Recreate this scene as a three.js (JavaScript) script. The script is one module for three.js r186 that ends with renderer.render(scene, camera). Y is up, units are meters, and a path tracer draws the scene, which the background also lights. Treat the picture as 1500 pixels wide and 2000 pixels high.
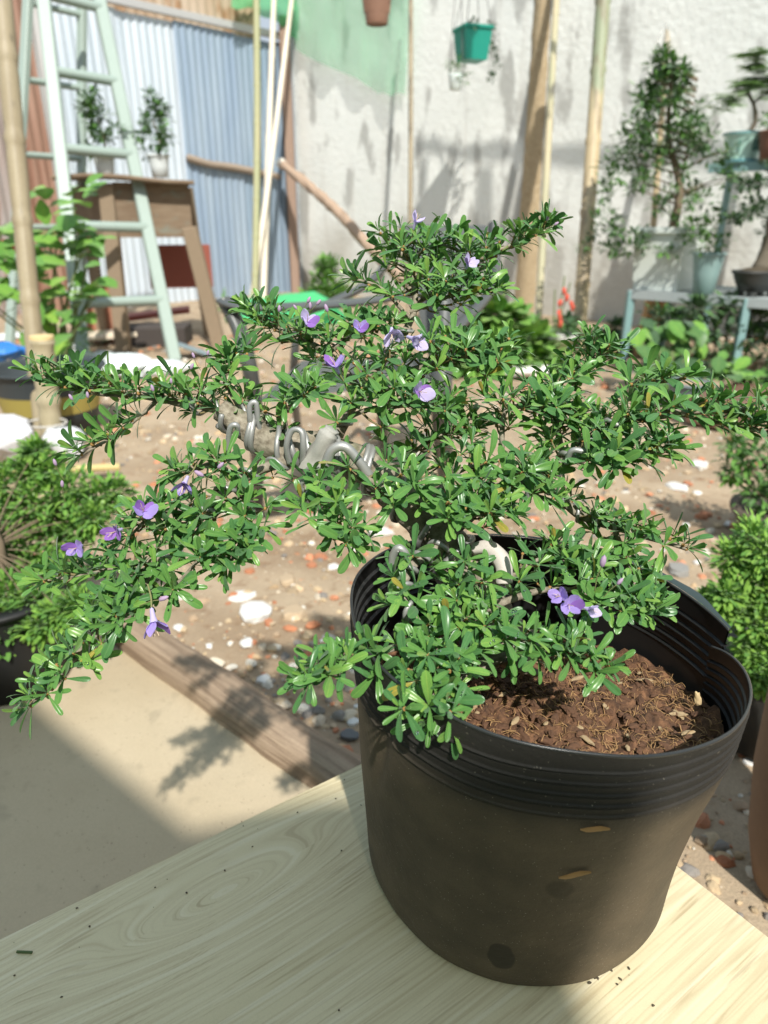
import * as THREE from 'three';
import { mergeGeometries } from 'three/addons/utils/BufferGeometryUtils.js';
import { ImprovedNoise } from 'three/addons/math/ImprovedNoise.js';

// ---------- camera, sky, sun, exposure ----------
const scene = new THREE.Scene();
const PITCH = 22.4 * Math.PI / 180, FOCAL = 1380, EYE = 0.75;
const camera = new THREE.PerspectiveCamera(2 * Math.atan(1000 / FOCAL) * 180 / Math.PI, 0.75, 0.02, 200);
camera.position.set(0, EYE, 0);
camera.rotation.x = -PITCH;
camera.focus = 0.47;
camera.userData.fStop = 7.5;

const SUN = new THREE.Vector3(0.19, 1, 0.897).normalize();
function skyTexture() {                                    // a hazy bright tropical morning sky
  const w = 256, h = 128, d = new Float32Array(w * h * 4), v = new THREE.Vector3();
  for (let j = 0; j < h; j++) for (let i = 0; i < w; i++) {
    const el = ((j + 0.5) / h - 0.5) * Math.PI, az = ((i + 0.5) / w - 0.5) * 2 * Math.PI;
    v.set(Math.cos(el) * Math.cos(az), Math.sin(el), Math.cos(el) * Math.sin(az));
    const s = Math.max(0, v.dot(SUN)), up = Math.max(0, v.y);
    const hz = Math.pow(1 - up, 3), halo = 0.5 * Math.pow(s, 8) + 0.9 * Math.pow(s, 60);
    const k = (j * w + i) * 4, dim = v.y < 0 ? Math.max(0.25, 1 + 4 * v.y) : 1;
    d[k] = (0.30 + 0.34 * hz + halo) * dim; d[k + 1] = (0.40 + 0.28 * hz + 0.95 * halo) * dim; d[k + 2] = (0.52 + 0.2 * hz + 0.85 * halo) * dim; d[k + 3] = 1;
  }
  const t = new THREE.DataTexture(d, w, h, THREE.RGBAFormat, THREE.FloatType);
  t.mapping = THREE.EquirectangularReflectionMapping; t.magFilter = THREE.LinearFilter; t.minFilter = THREE.LinearFilter; t.needsUpdate = true;
  return t;
}
scene.background = skyTexture();
scene.environment = scene.background;
const sun = new THREE.DirectionalLight(new THREE.Color(1, 0.96, 0.88), 4.6);
sun.name = 'sun'; sun.position.copy(SUN).multiplyScalar(20); sun.target.position.set(0.3, 0, -3); sun.position.add(sun.target.position);
sun.castShadow = true; sun.shadow.radius = 1.6; sun.shadow.mapSize.set(4096, 4096);
Object.assign(sun.shadow.camera, { left: -8, right: 8, top: 8, bottom: -8, near: 1, far: 50 });
scene.add(sun, sun.target);
const renderer = new THREE.WebGLRenderer({ antialias: true });
renderer.setSize(768, 1024);
renderer.shadowMap.enabled = true;
renderer.toneMapping = THREE.LinearToneMapping;
renderer.toneMappingExposure = 1.24;

// ---------- helpers ----------
const V = (x, y, z) => new THREE.Vector3(x, y, z);
let seed = 7;
const rnd = () => { seed = (seed + 0x6D2B79F5) | 0; let t = Math.imul(seed ^ (seed >>> 15), 1 | seed); t = (t + Math.imul(t ^ (t >>> 7), 61 | t)) ^ t; return ((t ^ (t >>> 14)) >>> 0) / 4294967296; };
const rr = (a, b) => a + (b - a) * rnd();
const gs = () => (rnd() + rnd() + rnd() - 1.5) / 1.5;
const clamp = (x, a = 0, b = 1) => Math.min(b, Math.max(a, x));
const lerp = (a, b, t) => a + (b - a) * t;
const smooth = (a, b, x) => { const t = clamp((x - a) / (b - a)); return t * t * (3 - 2 * t); };
const perlin = new ImprovedNoise();
const N = (x, y, z = 0) => perlin.noise(x, y, z);
const fbm = (x, y, z = 0, o = 4) => { let s = 0, a = 0.5; for (let i = 0; i < o; i++) { s += a * N(x, y, z + i * 7.3); x *= 2.03; y *= 2.03; a *= 0.5; } return s; };
const CP = Math.cos(PITCH), SP = Math.sin(PITCH);
// a point of the place, read off the photograph as picture position and depth, or as picture position on a level
function ray(u, v) { const X = (u - 750) / FOCAL, Y = -(v - 1000) / FOCAL; return V(X, Y * CP - SP, -(CP + Y * SP)); }
const at = (u, v, z) => ray(u, v).multiplyScalar(z).add(V(0, EYE, 0));
const level = (u, v, h = 0) => { const r = ray(u, v); return r.multiplyScalar((h - EYE) / r.y).add(V(0, EYE, 0)); };
const proj = p => { const y = p.y - EYE, d = -p.z, z = d * CP - y * SP; return [750 + FOCAL * p.x / z, 1000 - FOCAL * (y * CP + d * SP) / z, z]; };
const lin = (r, g, b) => new THREE.Color().setRGB(r, g, b);

const taken = {};
const numbered = n => { const k = taken[n] = (taken[n] ?? -1) + 1; return k ? n + '_' + String(k).padStart(3, '0') : n; };
function tag(o, label, category, group, kind) {
  o.userData.label = label; o.userData.category = category;
  if (group) o.userData.group = group;
  if (kind) o.userData.kind = kind;
  return o;
}
function thing(name, label, category, pos = V(0, 0, 0), turn = 0, group) {
  const o = new THREE.Group(); o.name = numbered(name); o.position.copy(pos); o.rotation.y = turn; scene.add(o);
  return tag(o, label, category, group);
}
function clean(g) {
  let n = g.index ? g.toNonIndexed() : g;
  const o = new THREE.BufferGeometry();
  o.setAttribute('position', n.attributes.position); o.setAttribute('normal', n.attributes.normal);
  o.setAttribute('uv', n.attributes.uv ?? new THREE.BufferAttribute(new Float32Array(n.attributes.position.count * 2), 2));
  return o;
}
const join = list => list.length === 1 ? list[0] : mergeGeometries(list.map(clean));
function mesh(name, geo, mat, parent, kind) {
  const m = new THREE.Mesh(Array.isArray(geo) ? join(geo) : geo, mat);
  m.name = parent ? name : numbered(name); m.castShadow = m.receiveShadow = true;
  if (kind) m.userData.kind = kind;
  (parent ?? scene).add(m);
  return m;
}
function struct(name, geo, mat) { const m = mesh(name, geo, mat); m.userData.kind = 'structure'; return m; }

// geometry from a function of a grid
function grid(nu, nv, f, closeU = false) {
  const p = [], uv = [], ix = [];
  for (let j = 0; j <= nv; j++) for (let i = 0; i <= nu; i++) { const q = f(i / nu, j / nv); p.push(q[0], q[1], q[2]); uv.push(q[3] ?? i / nu, q[4] ?? j / nv); }
  for (let j = 0; j < nv; j++) for (let i = 0; i < nu; i++) { const a = j * (nu + 1) + i, b = a + 1, c = a + nu + 1, d = c + 1; ix.push(a, b, d, a, d, c); }
  const g = new THREE.BufferGeometry();
  g.setAttribute('position', new THREE.Float32BufferAttribute(p, 3)); g.setAttribute('uv', new THREE.Float32BufferAttribute(uv, 2)); g.setIndex(ix);
  g.computeVertexNormals();
  if (closeU) { const n = g.attributes.normal; for (let j = 0; j <= nv; j++) { const a = j * (nu + 1), b = a + nu; const q = V(n.getX(a) + n.getX(b), n.getY(a) + n.getY(b), n.getZ(a) + n.getZ(b)).normalize(); n.setXYZ(a, q.x, q.y, q.z); n.setXYZ(b, q.x, q.y, q.z); } }
  return g;
}
// a tube of changing radius along points; uv: metres
function tube(pts, rad, sides = 8, segs, rough = 0, cap = true) {
  const c = pts.length > 2 ? new THREE.CatmullRomCurve3(pts, false, 'centripetal') : new THREE.LineCurve3(pts[0], pts[1]);
  segs = segs ?? Math.max(2, (pts.length - 1) * 4);
  const L = c.getLength(), fr = c.computeFrenetFrames(segs, false), R = typeof rad === 'function' ? rad : Array.isArray(rad) ? t => lerp(rad[0], rad[1], t) : () => rad;
  const sd = rnd() * 100, P = []; for (let i = 0; i <= segs; i++) P.push(c.getPointAt(i / segs));
  const extra = cap ? 1 : 0;
  return grid(sides, segs + 2 * extra, (u, v) => {
    const j = Math.round(v * (segs + 2 * extra)) - extra, e = j < 0 || j > segs, i = clamp(j, 0, segs), a = u * 2 * Math.PI, t = i / segs;
    let r = e ? 0.0001 : R(t); if (rough && !e) r *= 1 + rough * N(Math.cos(a) * 1.5 + sd, Math.sin(a) * 1.5, t * L * 60 + sd);
    const p = P[i].clone().addScaledVector(fr.normals[i], Math.cos(a) * r).addScaledVector(fr.binormals[i], Math.sin(a) * r);
    return [p.x, p.y, p.z, u * 2 * Math.PI * R(0.5), t * L];
  }, true);
}
// a box with chamfered edges, centred
function box(w, h, d, c = 0.004, m) {
  c = Math.min(c, w * 0.4, h * 0.4, d * 0.4);
  const s = new THREE.Shape(); const x = w / 2 - c, y = h / 2 - c;
  s.moveTo(-x, -y - c + c * 0); s.lineTo(x, -h / 2); s.lineTo(w / 2, -y); s.lineTo(w / 2, y); s.lineTo(x, h / 2); s.lineTo(-x, h / 2); s.lineTo(-w / 2, y); s.lineTo(-w / 2, -y); s.closePath();
  const g = new THREE.ExtrudeGeometry(s, { depth: d - 2 * c, bevelEnabled: true, bevelThickness: c, bevelSize: c, bevelOffset: -c, bevelSegments: 1, curveSegments: 1 });
  g.translate(0, 0, -(d - 2 * c) / 2);
  if (m) g.applyMatrix4(m);
  return g;
}
// a bar of rectangular section between two points
function bar(a, b, w, h, c = 0.003) {
  const d = b.clone().sub(a), L = d.length(), g = box(w, h, L, c);
  const m = new THREE.Matrix4().lookAt(V(0, 0, 0), d, Math.abs(d.y) / L > 0.98 ? V(0, 0, 1) : V(0, 1, 0)); g.applyMatrix4(m);
  const q = a.clone().add(b).multiplyScalar(0.5); g.translate(q.x, q.y, q.z);
  return g;
}
const lathe = (pts, n = 40) => new THREE.LatheGeometry(pts.map(p => new THREE.Vector2(p[0], p[1])), n);
function place(g, x, y, z, turn = 0) { g.rotateY(turn); g.translate(x, y, z); return g; }
function stone(r, sx, sy, sz, k) {
  const g = new THREE.IcosahedronGeometry(1, 2), p = g.attributes.position;
  for (let i = 0; i < p.count; i++) { const a = V(p.getX(i), p.getY(i), p.getZ(i)); const f = 1 + 0.55 * N(a.x * 1.1 + k, a.y * 1.1, a.z * 1.1 + k) + 0.2 * N(a.x * 3 + k, a.y * 3, a.z * 3); p.setXYZ(i, a.x * f * r * sx, a.y * f * r * sy, a.z * f * r * sz); }
  g.computeVertexNormals();
  return g;
}
// computed textures
function tex(w, h, f, srgb = true, rx = 1, ry = 1) {
  const d = new Uint8Array(w * h * 4);
  for (let j = 0; j < h; j++) for (let i = 0; i < w; i++) { const c = f((i + 0.5) / w, (j + 0.5) / h), k = (j * w + i) * 4; for (let q = 0; q < 3; q++) { const x = clamp(Array.isArray(c) ? c[q] : c); d[k + q] = 255 * (srgb ? (x < 0.0031308 ? 12.92 * x : 1.055 * Math.pow(x, 1 / 2.4) - 0.055) : x); } d[k + 3] = 255; }
  const t = new THREE.DataTexture(d, w, h); t.wrapS = t.wrapT = THREE.RepeatWrapping; t.magFilter = THREE.LinearFilter; t.minFilter = THREE.LinearMipmapLinearFilter; t.generateMipmaps = true;
  if (srgb) t.colorSpace = THREE.SRGBColorSpace; t.repeat.set(rx, ry); t.needsUpdate = true;
  return t;
}
const per = (x, y, px, py, o = 3, z = 0) => {               // noise that repeats over the unit square
  let s = 0, a = 0.5; for (let i = 0; i < o; i++) { const c = Math.cos(2 * Math.PI * x) * px / 6.28, d = Math.sin(2 * Math.PI * x) * px / 6.28, e = y * py; const m = smooth(0, 1, y);
    s += a * lerp(N(c + 11, d + 3 + z, e), N(c + 11, d + 3 + z, e - py), m); px *= 2; py *= 2; a *= 0.5; z += 5; } return s; };
const mat = (r, g, b, rough = 0.8, o = {}) => new THREE.MeshStandardMaterial({ color: lin(r, g, b), roughness: rough, side: THREE.DoubleSide, ...o });
const phys = (r, g, b, rough, o = {}) => new THREE.MeshPhysicalMaterial({ color: lin(r, g, b), roughness: rough, side: THREE.DoubleSide, ...o });
const mul = (c, k) => c.map(x => x * k);
const mixc = (a, b, t) => a.map((x, i) => lerp(x, b[i], t));

// grain shared by many materials
const speckTex = tex(256, 256, (x, y) => { const n = 0.5 + 0.5 * per(x, y, 24, 24, 3); return 0.72 + 0.28 * n + 0.12 * (rnd() - 0.5); });
const bumpTex = tex(256, 256, (x, y) => 0.5 + 0.6 * per(x, y, 16, 16, 4) + 0.1 * (rnd() - 0.5), false);
const rep = (t, x, y = x) => { const c = t.clone(); c.repeat.set(x, y); c.needsUpdate = true; return c; };

// ---------- ground ----------
const groundH = (x, z) => -0.012 + 0.022 * fbm(x * 2.2, z * 2.2, 3, 4) + 0.006 * N(x * 19, z * 19, 1) + 0.04 * smooth(2.2, 5, -z) * (0.5 + fbm(x * 0.8, z * 0.8, 9, 2));
const soilTex = tex(1024, 1024, (x, y) => {
  const a = per(x, y, 6, 6, 4), b = per(x, y, 40, 40, 3, 9), c = per(x, y, 150, 150, 2, 21);
  let k = mixc([0.29, 0.21, 0.135], [0.43, 0.335, 0.23], clamp(0.5 + 1.8 * a));
  k = mixc(k, [0.235, 0.15, 0.085], smooth(0.05, 0.35, b) * 0.7);
  k = mixc(k, [0.6, 0.5, 0.36], smooth(0.2, 0.42, c) * 0.55);
  k = mixc(k, [0.5, 0.2, 0.09], smooth(0.3, 0.46, per(x, y, 70, 70, 2, 33)) * 0.6);
  return mul(k, 0.86 + 0.28 * rnd());
});
{
  const W = 240;
  const warp = t => { const s = t * 2 - 1; return Math.sign(s) * (6 * Math.abs(s) + 34 * Math.pow(Math.abs(s), 6)); };
  const g = grid(W, W, (u, v) => { const x = warp(u), z = -2.5 + warp(v); return [x, groundH(x, z), z, x / 1.6, z / 1.6]; });
  const n = g.index.array; for (let i = 0; i < n.length; i += 3) { const t = n[i]; n[i] = n[i + 1]; n[i + 1] = t; } g.computeVertexNormals();
  struct('ground', g, mat(1, 1, 1, 0.95, { map: soilTex, bumpMap: soilTex, bumpScale: 0.008 })).userData.label = 'bare brown soil of the yard strewn with rubble';
}
// slab and the old timber along its edge
const beamA = level(302, 1287), beamB = level(631, 1520);
const beamDir = beamB.clone().sub(beamA).normalize(), beamOut = V(-beamDir.z, 0, beamDir.x); if (beamOut.z > 0) beamOut.negate();   // points away from the slab
{
  const cTex = tex(1024, 1024, (x, y) => {
    const a = per(x, y, 4, 4, 4), b = per(x, y, 60, 60, 3, 4);
    let k = mixc([0.42, 0.335, 0.22], [0.52, 0.43, 0.3], clamp(0.5 + 1.4 * a));
    k = mixc(k, [0.33, 0.26, 0.175], smooth(0.15, 0.5, b) * 0.35);
    k = mixc(k, [0.2, 0.17, 0.12], smooth(0.16, 0.4, per(x, y, 22, 22, 5, 14)) * 0.28); if (rnd() < 0.0016) k = [0.16, 0.12, 0.08];
    return mul(k, 0.94 + 0.12 * rnd());
  });
  const o = beamA.clone().addScaledVector(beamOut, -0.052), d = beamDir, inn = beamOut.clone().negate();
  const top = 0.018;
  const g = grid(120, 80, (u, v) => { const p = o.clone().addScaledVector(d, -1.6 + 4.6 * u).addScaledVector(inn, 3.4 * v * v - 0.03); const e = Math.min(u, 1 - u) < 0.001 || Math.min(v, 1 - v) < 0.001; return [p.x, e ? -0.08 : top + 0.004 * fbm(p.x * 3, p.z * 3, 2, 3), p.z, p.x / 1.1, p.z / 1.1]; });
  struct('concrete_slab', g, mat(1, 1, 1, 0.9, { map: cTex, bumpMap: bumpTex, bumpScale: 0.002 })).userData.label = 'sandy concrete floor slab beside the table';
  const wTex = tex(512, 128, (x, y) => { const a = per(x, y, 3, 30, 4), b = per(x, y, 8, 90, 2, 7); let k = mixc([0.19, 0.13, 0.085], [0.38, 0.285, 0.2], clamp(0.5 + 1.5 * a)); k = mixc(k, [0.12, 0.075, 0.05], smooth(0.1, 0.4, b) * 0.7); return mul(k, 0.9 + 0.2 * rnd()); }, true, 2.2, 4);
  const w = thing('timber_beam', 'old brown timber beam edging the concrete slab', 'beam', V(0, 0, 0));
  const a = beamA.clone().addScaledVector(d, -0.1), L = 1.35;
  mesh('timber', grid(22, 90, (u, v) => {
    const ang = lerp(-0.25, Math.PI + 0.25, u), c = Math.cos(ang), s = Math.sin(ang);
    const sx = Math.sign(c) * Math.pow(Math.abs(c), 0.6) * 0.039, sy = Math.sign(s) * Math.pow(Math.abs(s), 0.9) * 0.045;
    const q = a.clone().addScaledVector(d, v * L), k = 1 + 0.09 * N(v * 14, u * 5, 4) + 0.03 * N(v * 60, u * 16, 1);
    const end = (v < 0.001 || v > 0.999) ? 0.02 : 1;
    q.addScaledVector(beamOut, sx * k * end + 0.008 * N(v * 5, 3)); return [q.x, sy * k * end + 0.012, q.z, v * L, u * 0.25];
  }), mat(1, 1, 1, 0.85, { map: wTex, bumpMap: wTex, bumpScale: 0.004 }), w);
}

// ---------- the corner of the yard: whitewashed wall and sheet-metal fence ----------
const corner = V(-0.95, 0, -8.4), wallDir = V(0.72, 0, 0.694).normalize(), fenceDir = V(-0.694, 0, 0.72).normalize();
const wallN = fenceDir.clone(), fenceN = wallDir.clone();
const onWall = (u, v, off = 0) => { const r = ray(u, v), o = corner.clone().addScaledVector(wallN, off).sub(V(0, EYE, 0)); return r.multiplyScalar(o.dot(wallN) / r.dot(wallN)).add(V(0, EYE, 0)); };
const onFence = (u, v, off = 0) => { const r = ray(u, v), o = corner.clone().addScaledVector(fenceN, off).sub(V(0, EYE, 0)); return r.multiplyScalar(o.dot(fenceN) / r.dot(fenceN)).add(V(0, EYE, 0)); };
const alongWall = p => p.clone().sub(corner).dot(wallDir);
{
  const L = 10, H = 4.2;
  const sPillar = alongWall(onWall(1035, 300));
  const wt = tex(1024, 512, (x, y) => {
    const s = x * L, h = y * H;
    let k = mixc([0.7, 0.72, 0.69], [0.8, 0.815, 0.785], clamp(0.5 + 1.2 * fbm(s * 1.3, h * 1.3, 5, 4)));
    const mold = smooth(0.02, 0.3, 1.5 * fbm(s * 4.2, h * 1.7, 8, 5) + 0.34 * Math.exp(-Math.pow((s - sPillar) / 0.42, 2)) - 0.16);
    k = mixc(k, [0.34, 0.34, 0.32], mold * 0.72);
    const streak = smooth(0.12, 0.4, fbm(s * 9, h * 0.5, 3, 3)); k = mixc(k, [0.58, 0.57, 0.53], streak * 0.4);
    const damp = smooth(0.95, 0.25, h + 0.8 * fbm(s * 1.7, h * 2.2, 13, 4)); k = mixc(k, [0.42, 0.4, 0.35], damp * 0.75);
    return mul(k, 0.95 + 0.1 * rnd());
  });
  const w = thing('plastered_wall', 'tall whitewashed wall with mould stains and a mortar strip', 'wall', V(0, 0, 0));
  const at2 = (s, h, o) => corner.clone().addScaledVector(wallDir, s).addScaledVector(wallN, o).setY(h);
  mesh('plaster', grid(90, 40, (u, v) => { const s = u * L, h = v * H, p = at2(s, h - 0.1, 0.006 * fbm(s * 2, h * 2, 4, 3)); return [p.x, p.y, p.z, u, v]; }), mat(1, 1, 1, 0.92, { map: wt, bumpMap: rep(bumpTex, 14, 6), bumpScale: 0.006 }), w);
  mesh('wall_core', box(L, H, 0.18, 0.004, new THREE.Matrix4().makeRotationY(Math.atan2(-wallDir.z, wallDir.x)).setPosition(at2(L / 2, H / 2 - 0.1, -0.115))), mat(0.5, 0.48, 0.45, 0.9), w);
  const mt = tex(128, 512, (x, y) => mul(mixc([0.36, 0.27, 0.16], [0.5, 0.4, 0.26], clamp(0.5 + per(x, y, 6, 26, 4))), 0.8 + 0.4 * rnd()));
  mesh('mortar_strip', grid(14, 90, (u, v) => { const h = v * H, wd = 0.066 + 0.045 * (1 - v) * (1 - v), s = sPillar + (u - 0.5) * 2 * wd * (1 + 0.14 * N(v * 30, Math.sign(u - 0.5) * 3)) + 0.03 * N(v * 4, 9) + 0.05 * (1 - v), o = 0.004 + 0.03 * Math.sin(Math.PI * u) + 0.008 * N(u * 6, v * 60, 2); const p = at2(s, h - 0.08, o); return [p.x, p.y, p.z, u, v * 4]; }), mat(1, 1, 1, 0.95, { map: mt, bumpMap: mt, bumpScale: 0.008 }), w);
}
// corrugated fence
const fenceT = u => onFence(u, 300).sub(corner).dot(fenceDir);
{
  const f = thing('corrugated_fence', 'corrugated metal sheet fence meeting the white wall in the corner', 'fence', V(0, 0, 0));
  const pt = (t, h, o) => corner.clone().addScaledVector(fenceDir, t).addScaledVector(fenceN, o).setY(h);
  const sheetTex = (base, alt, rust, amount, sd) => tex(256, 512, (x, y) => {
    let k = mixc(base, alt, clamp(0.5 + 1.6 * fbm(x * 5 + sd, y * 2, sd, 4)));
    k = mixc(k, rust, smooth(0.0, 0.3, fbm(x * 7 + sd, y * 3.3, sd + 4, 5) + amount) * 0.85);
    return mul(k, 0.93 + 0.14 * rnd());
  });
  const rustA = [0.23, 0.115, 0.075];
  const list = [
    [0.02, fenceT(545), 0.02, [0.2, 0.27, 0.36], [0.27, 0.34, 0.42], -0.36],
    [fenceT(548), fenceT(470), 0.0, [0.23, 0.32, 0.42], [0.3, 0.38, 0.47], -0.38],
    [fenceT(474), fenceT(360), 0.014, [0.25, 0.33, 0.44], [0.33, 0.41, 0.5], -0.33],
    [fenceT(364), fenceT(255), 0.0, [0.5, 0.57, 0.64], [0.6, 0.66, 0.72], -0.42],
    [fenceT(259), fenceT(128), 0.014, [0.49, 0.56, 0.63], [0.59, 0.65, 0.71], -0.4],
    [fenceT(132), fenceT(92), 0.0, [0.5, 0.5, 0.5], [0.42, 0.38, 0.36], -0.25],
    [fenceT(96), fenceT(18), 0.016, [0.27, 0.15, 0.105], [0.36, 0.22, 0.16], 0.05],
    [fenceT(22), fenceT(18) + 0.9, 0.0, [0.38, 0.36, 0.35], [0.3, 0.2, 0.16], -0.1],
  ];
  list.forEach(([t0, t1, off, a, b, am], i) => {
    const n = Math.max(16, Math.round((t1 - t0) / 0.0127)) , hTop = 2.43 - 0.01 * (i % 2);
    mesh('metal_sheet', grid(n, 12, (u, v) => { const t = lerp(t0, t1, u), h = v * hTop, o = off + 0.0075 * Math.sin(t * 2 * Math.PI / 0.076) + 0.012 * N(t * 2, h * 1.2, i); const p = pt(t, h - 0.04, o); return [p.x, p.y, p.z, u, v]; }),
      mat(1, 1, 1, 0.55, { map: sheetTex(a, b, rustA, am, 3 + i * 5), metalness: 0.15 }), f);
  });
  // upper patch of old rusty sheets and the eave rail
  mesh('upper_sheet', grid(120, 4, (u, v) => { const t = lerp(0.3, 3.6, u), h = lerp(2.38, 3.3, v), p = pt(t, h, -0.1 + 0.012 * Math.sin(t * 2 * Math.PI / 0.09)); return [p.x, p.y, p.z, u * 3, v]; }), mat(1, 1, 1, 0.8, { map: sheetTex([0.42, 0.3, 0.2], [0.5, 0.4, 0.3], [0.3, 0.16, 0.07], -0.05, 77) }), f);
  const wood = mat(0.34, 0.27, 0.21, 0.85, { map: rep(speckTex, 3, 12) });
  mesh('top_rail', bar(pt(0.1, 2.44, 0.04), pt(4.2, 2.44, 0.04), 0.05, 0.06), mat(0.42, 0.42, 0.42, 0.7), f);
  mesh('middle_rail', tube([onFence(366, 308, 0.05), onFence(410, 321, 0.06), onFence(460, 328, 0.05), onFence(545, 345, 0.06)], 0.032, 8, 12, 0.3), wood, f);
  const b0 = onFence(566, 300, 0.09).setY(0);
  mesh('fence_post', bar(b0.clone().setY(-0.05), b0.clone().setY(2.6), 0.09, 0.12, 0.01), mat(0.36, 0.25, 0.19, 0.85, { map: rep(speckTex, 2, 8) }), f);
  const b1 = pt(0.06, 0, 0.05); mesh('fence_post', bar(b1.clone().setY(-0.05), b1.clone().setY(2.5), 0.06, 0.06, 0.01), mat(0.3, 0.33, 0.37, 0.8), f);
}

// ---------- green shade nets ----------
const netMat = new THREE.MeshPhysicalMaterial({ color: lin(0.3, 0.66, 0.42), roughness: 1, transmission: 0.5, thickness: 0, side: THREE.DoubleSide, transparent: true, opacity: 0.42 });
const netDense = new THREE.MeshPhysicalMaterial({ color: lin(0.1, 0.5, 0.2), roughness: 1, transmission: 0.5, thickness: 0, side: THREE.DoubleSide, transparent: true, opacity: 0.8 });
const shadeRoof = new THREE.MeshPhysicalMaterial({ color: lin(0.24, 0.52, 0.3), roughness: 1, transmission: 0.36, thickness: 0, side: THREE.DoubleSide, transparent: true, opacity: 0.96 });
{
  // hung on the wall
  const low = u => u < 0.55 ? lerp(95, 152, Math.pow(u / 0.55, 0.8)) : u < 0.75 ? lerp(152, 182, (u - 0.55) / 0.2) : 184 - 3 * Math.sin((u - 0.75) * 40);
  const n = thing('wall_net', 'pale see-through green net draped down the white wall', 'net');
  mesh('net_cloth', grid(60, 16, (u, v) => { const px = lerp(577, lerp(812, 792, v), u), py = lerp(-130, low(u), v); const p = onWall(px, py, 0.1 + 0.035 * Math.sin(u * 21 + v * 3) * v + 0.03 * N(u * 9, v * 5)); return [p.x, p.y, p.z]; }), netMat, n);
  const m = thing('fence_net', 'dense bright green net bunched over the fence top', 'net');
  mesh('net_cloth', grid(40, 12, (u, v) => { const px = lerp(452, 584, u), py = lerp(-90, 14 + 70 * u * u + 4 * Math.sin(u * 17), v); const p = onFence(px, py, 0.16 + 0.04 * Math.sin(v * 14 + u * 4)); return [p.x, p.y, p.z]; }), netDense, m);
}
const netStrip = new THREE.MeshPhysicalMaterial({ color: lin(0.3, 0.6, 0.45), roughness: 1, transmission: 0.5, thickness: 0, side: THREE.DoubleSide, transparent: true, opacity: 0.86 });
const S = SUN;
const lift = (x, y, z, h) => { const t = (h - y) / S.y; return V(x + S.x * t, h, z + S.z * t); };
{
  // unseen green roof added, cut to the shade it casts; wall behind blocks light
  const RY = 2.0, shade = [[-3.6, -1.5], [-0.95, -1.1], [-0.474, -0.68], [-0.203, -0.46], [-0.05, -0.488], [0.05, -0.485], [0.1, -0.475], [0.116, -0.43], [0.126, -0.34], [0.136, -0.29], [0.13, -0.22], [0.4, -0.08], [2.6, 0.1], [2.6, 1.1], [-3.6, 1.1]];
  const sh = new THREE.Shape(shade.map(([x, z]) => { const p = lift(x, 0.276, z, RY); return new THREE.Vector2(p.x, -p.z); }));
  const g = new THREE.ShapeGeometry(sh); g.rotateX(-Math.PI / 2); g.translate(0, RY, 0);
  const o = thing('unseen_shade_roof', 'unseen green translucent sheet added to shade the table and slab', 'roof');
  mesh('shade_sheet', g, shadeRoof, o);
  const hw = thing('unseen_back_wall', 'unseen plain dark wall added behind the camera to block light', 'wall', V(0, 0, 2.65));  // added out of view to darken the front of the bag
  mesh('wall_body', box(7, 2.6, 0.15, 0.01, new THREE.Matrix4().makeTranslation(-0.4, 1.28, 0)), mat(0.13, 0.14, 0.11, 0.9), hw);
  // unseen net strips laid flat overhead, shaped to cast the wall bands
  const l = thing('shadow_net', 'unseen flat green net strips shaped to cast bands on the wall', 'net');
  const spot = (u, v) => { const p = onWall(u, v); return p.addScaledVector(S, (3.5 - p.y) / S.y); };
  const hi = [[812, 268], [860, 272], [905, 284], [960, 275], [1050, 280], [1200, 282], [1400, 278], [1620, 280]], lo = [[812, 300], [860, 303], [905, 318], [960, 316], [1050, 325], [1200, 330], [1400, 330], [1620, 335]];
  const c0 = new THREE.CatmullRomCurve3(hi.map(a => spot(...a))), c1 = new THREE.CatmullRomCurve3(lo.map(a => spot(...a)));
  mesh('net_cloth', grid(80, 4, (u, v) => { const p = c0.getPoint(u).lerp(c1.getPoint(u), v); return [p.x, p.y + 0.012 * Math.sin(u * 60 + v * 4), p.z]; }), netStrip, l);
  const strip = (a, b, c, d) => grid(6, 12, (u, v) => { const p = spot(lerp(lerp(a[0], b[0], u), lerp(c[0], d[0], u), v), lerp(a[1], c[1], v)); return [p.x, p.y - 0.03, p.z]; });
  mesh('net_strip', strip([935, 318], [962, 318], [916, 520], [965, 520]), netStrip, l);
  mesh('net_strip', strip([822, 300], [834, 300], [812, 520], [832, 520]), netStrip, l);
}
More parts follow.
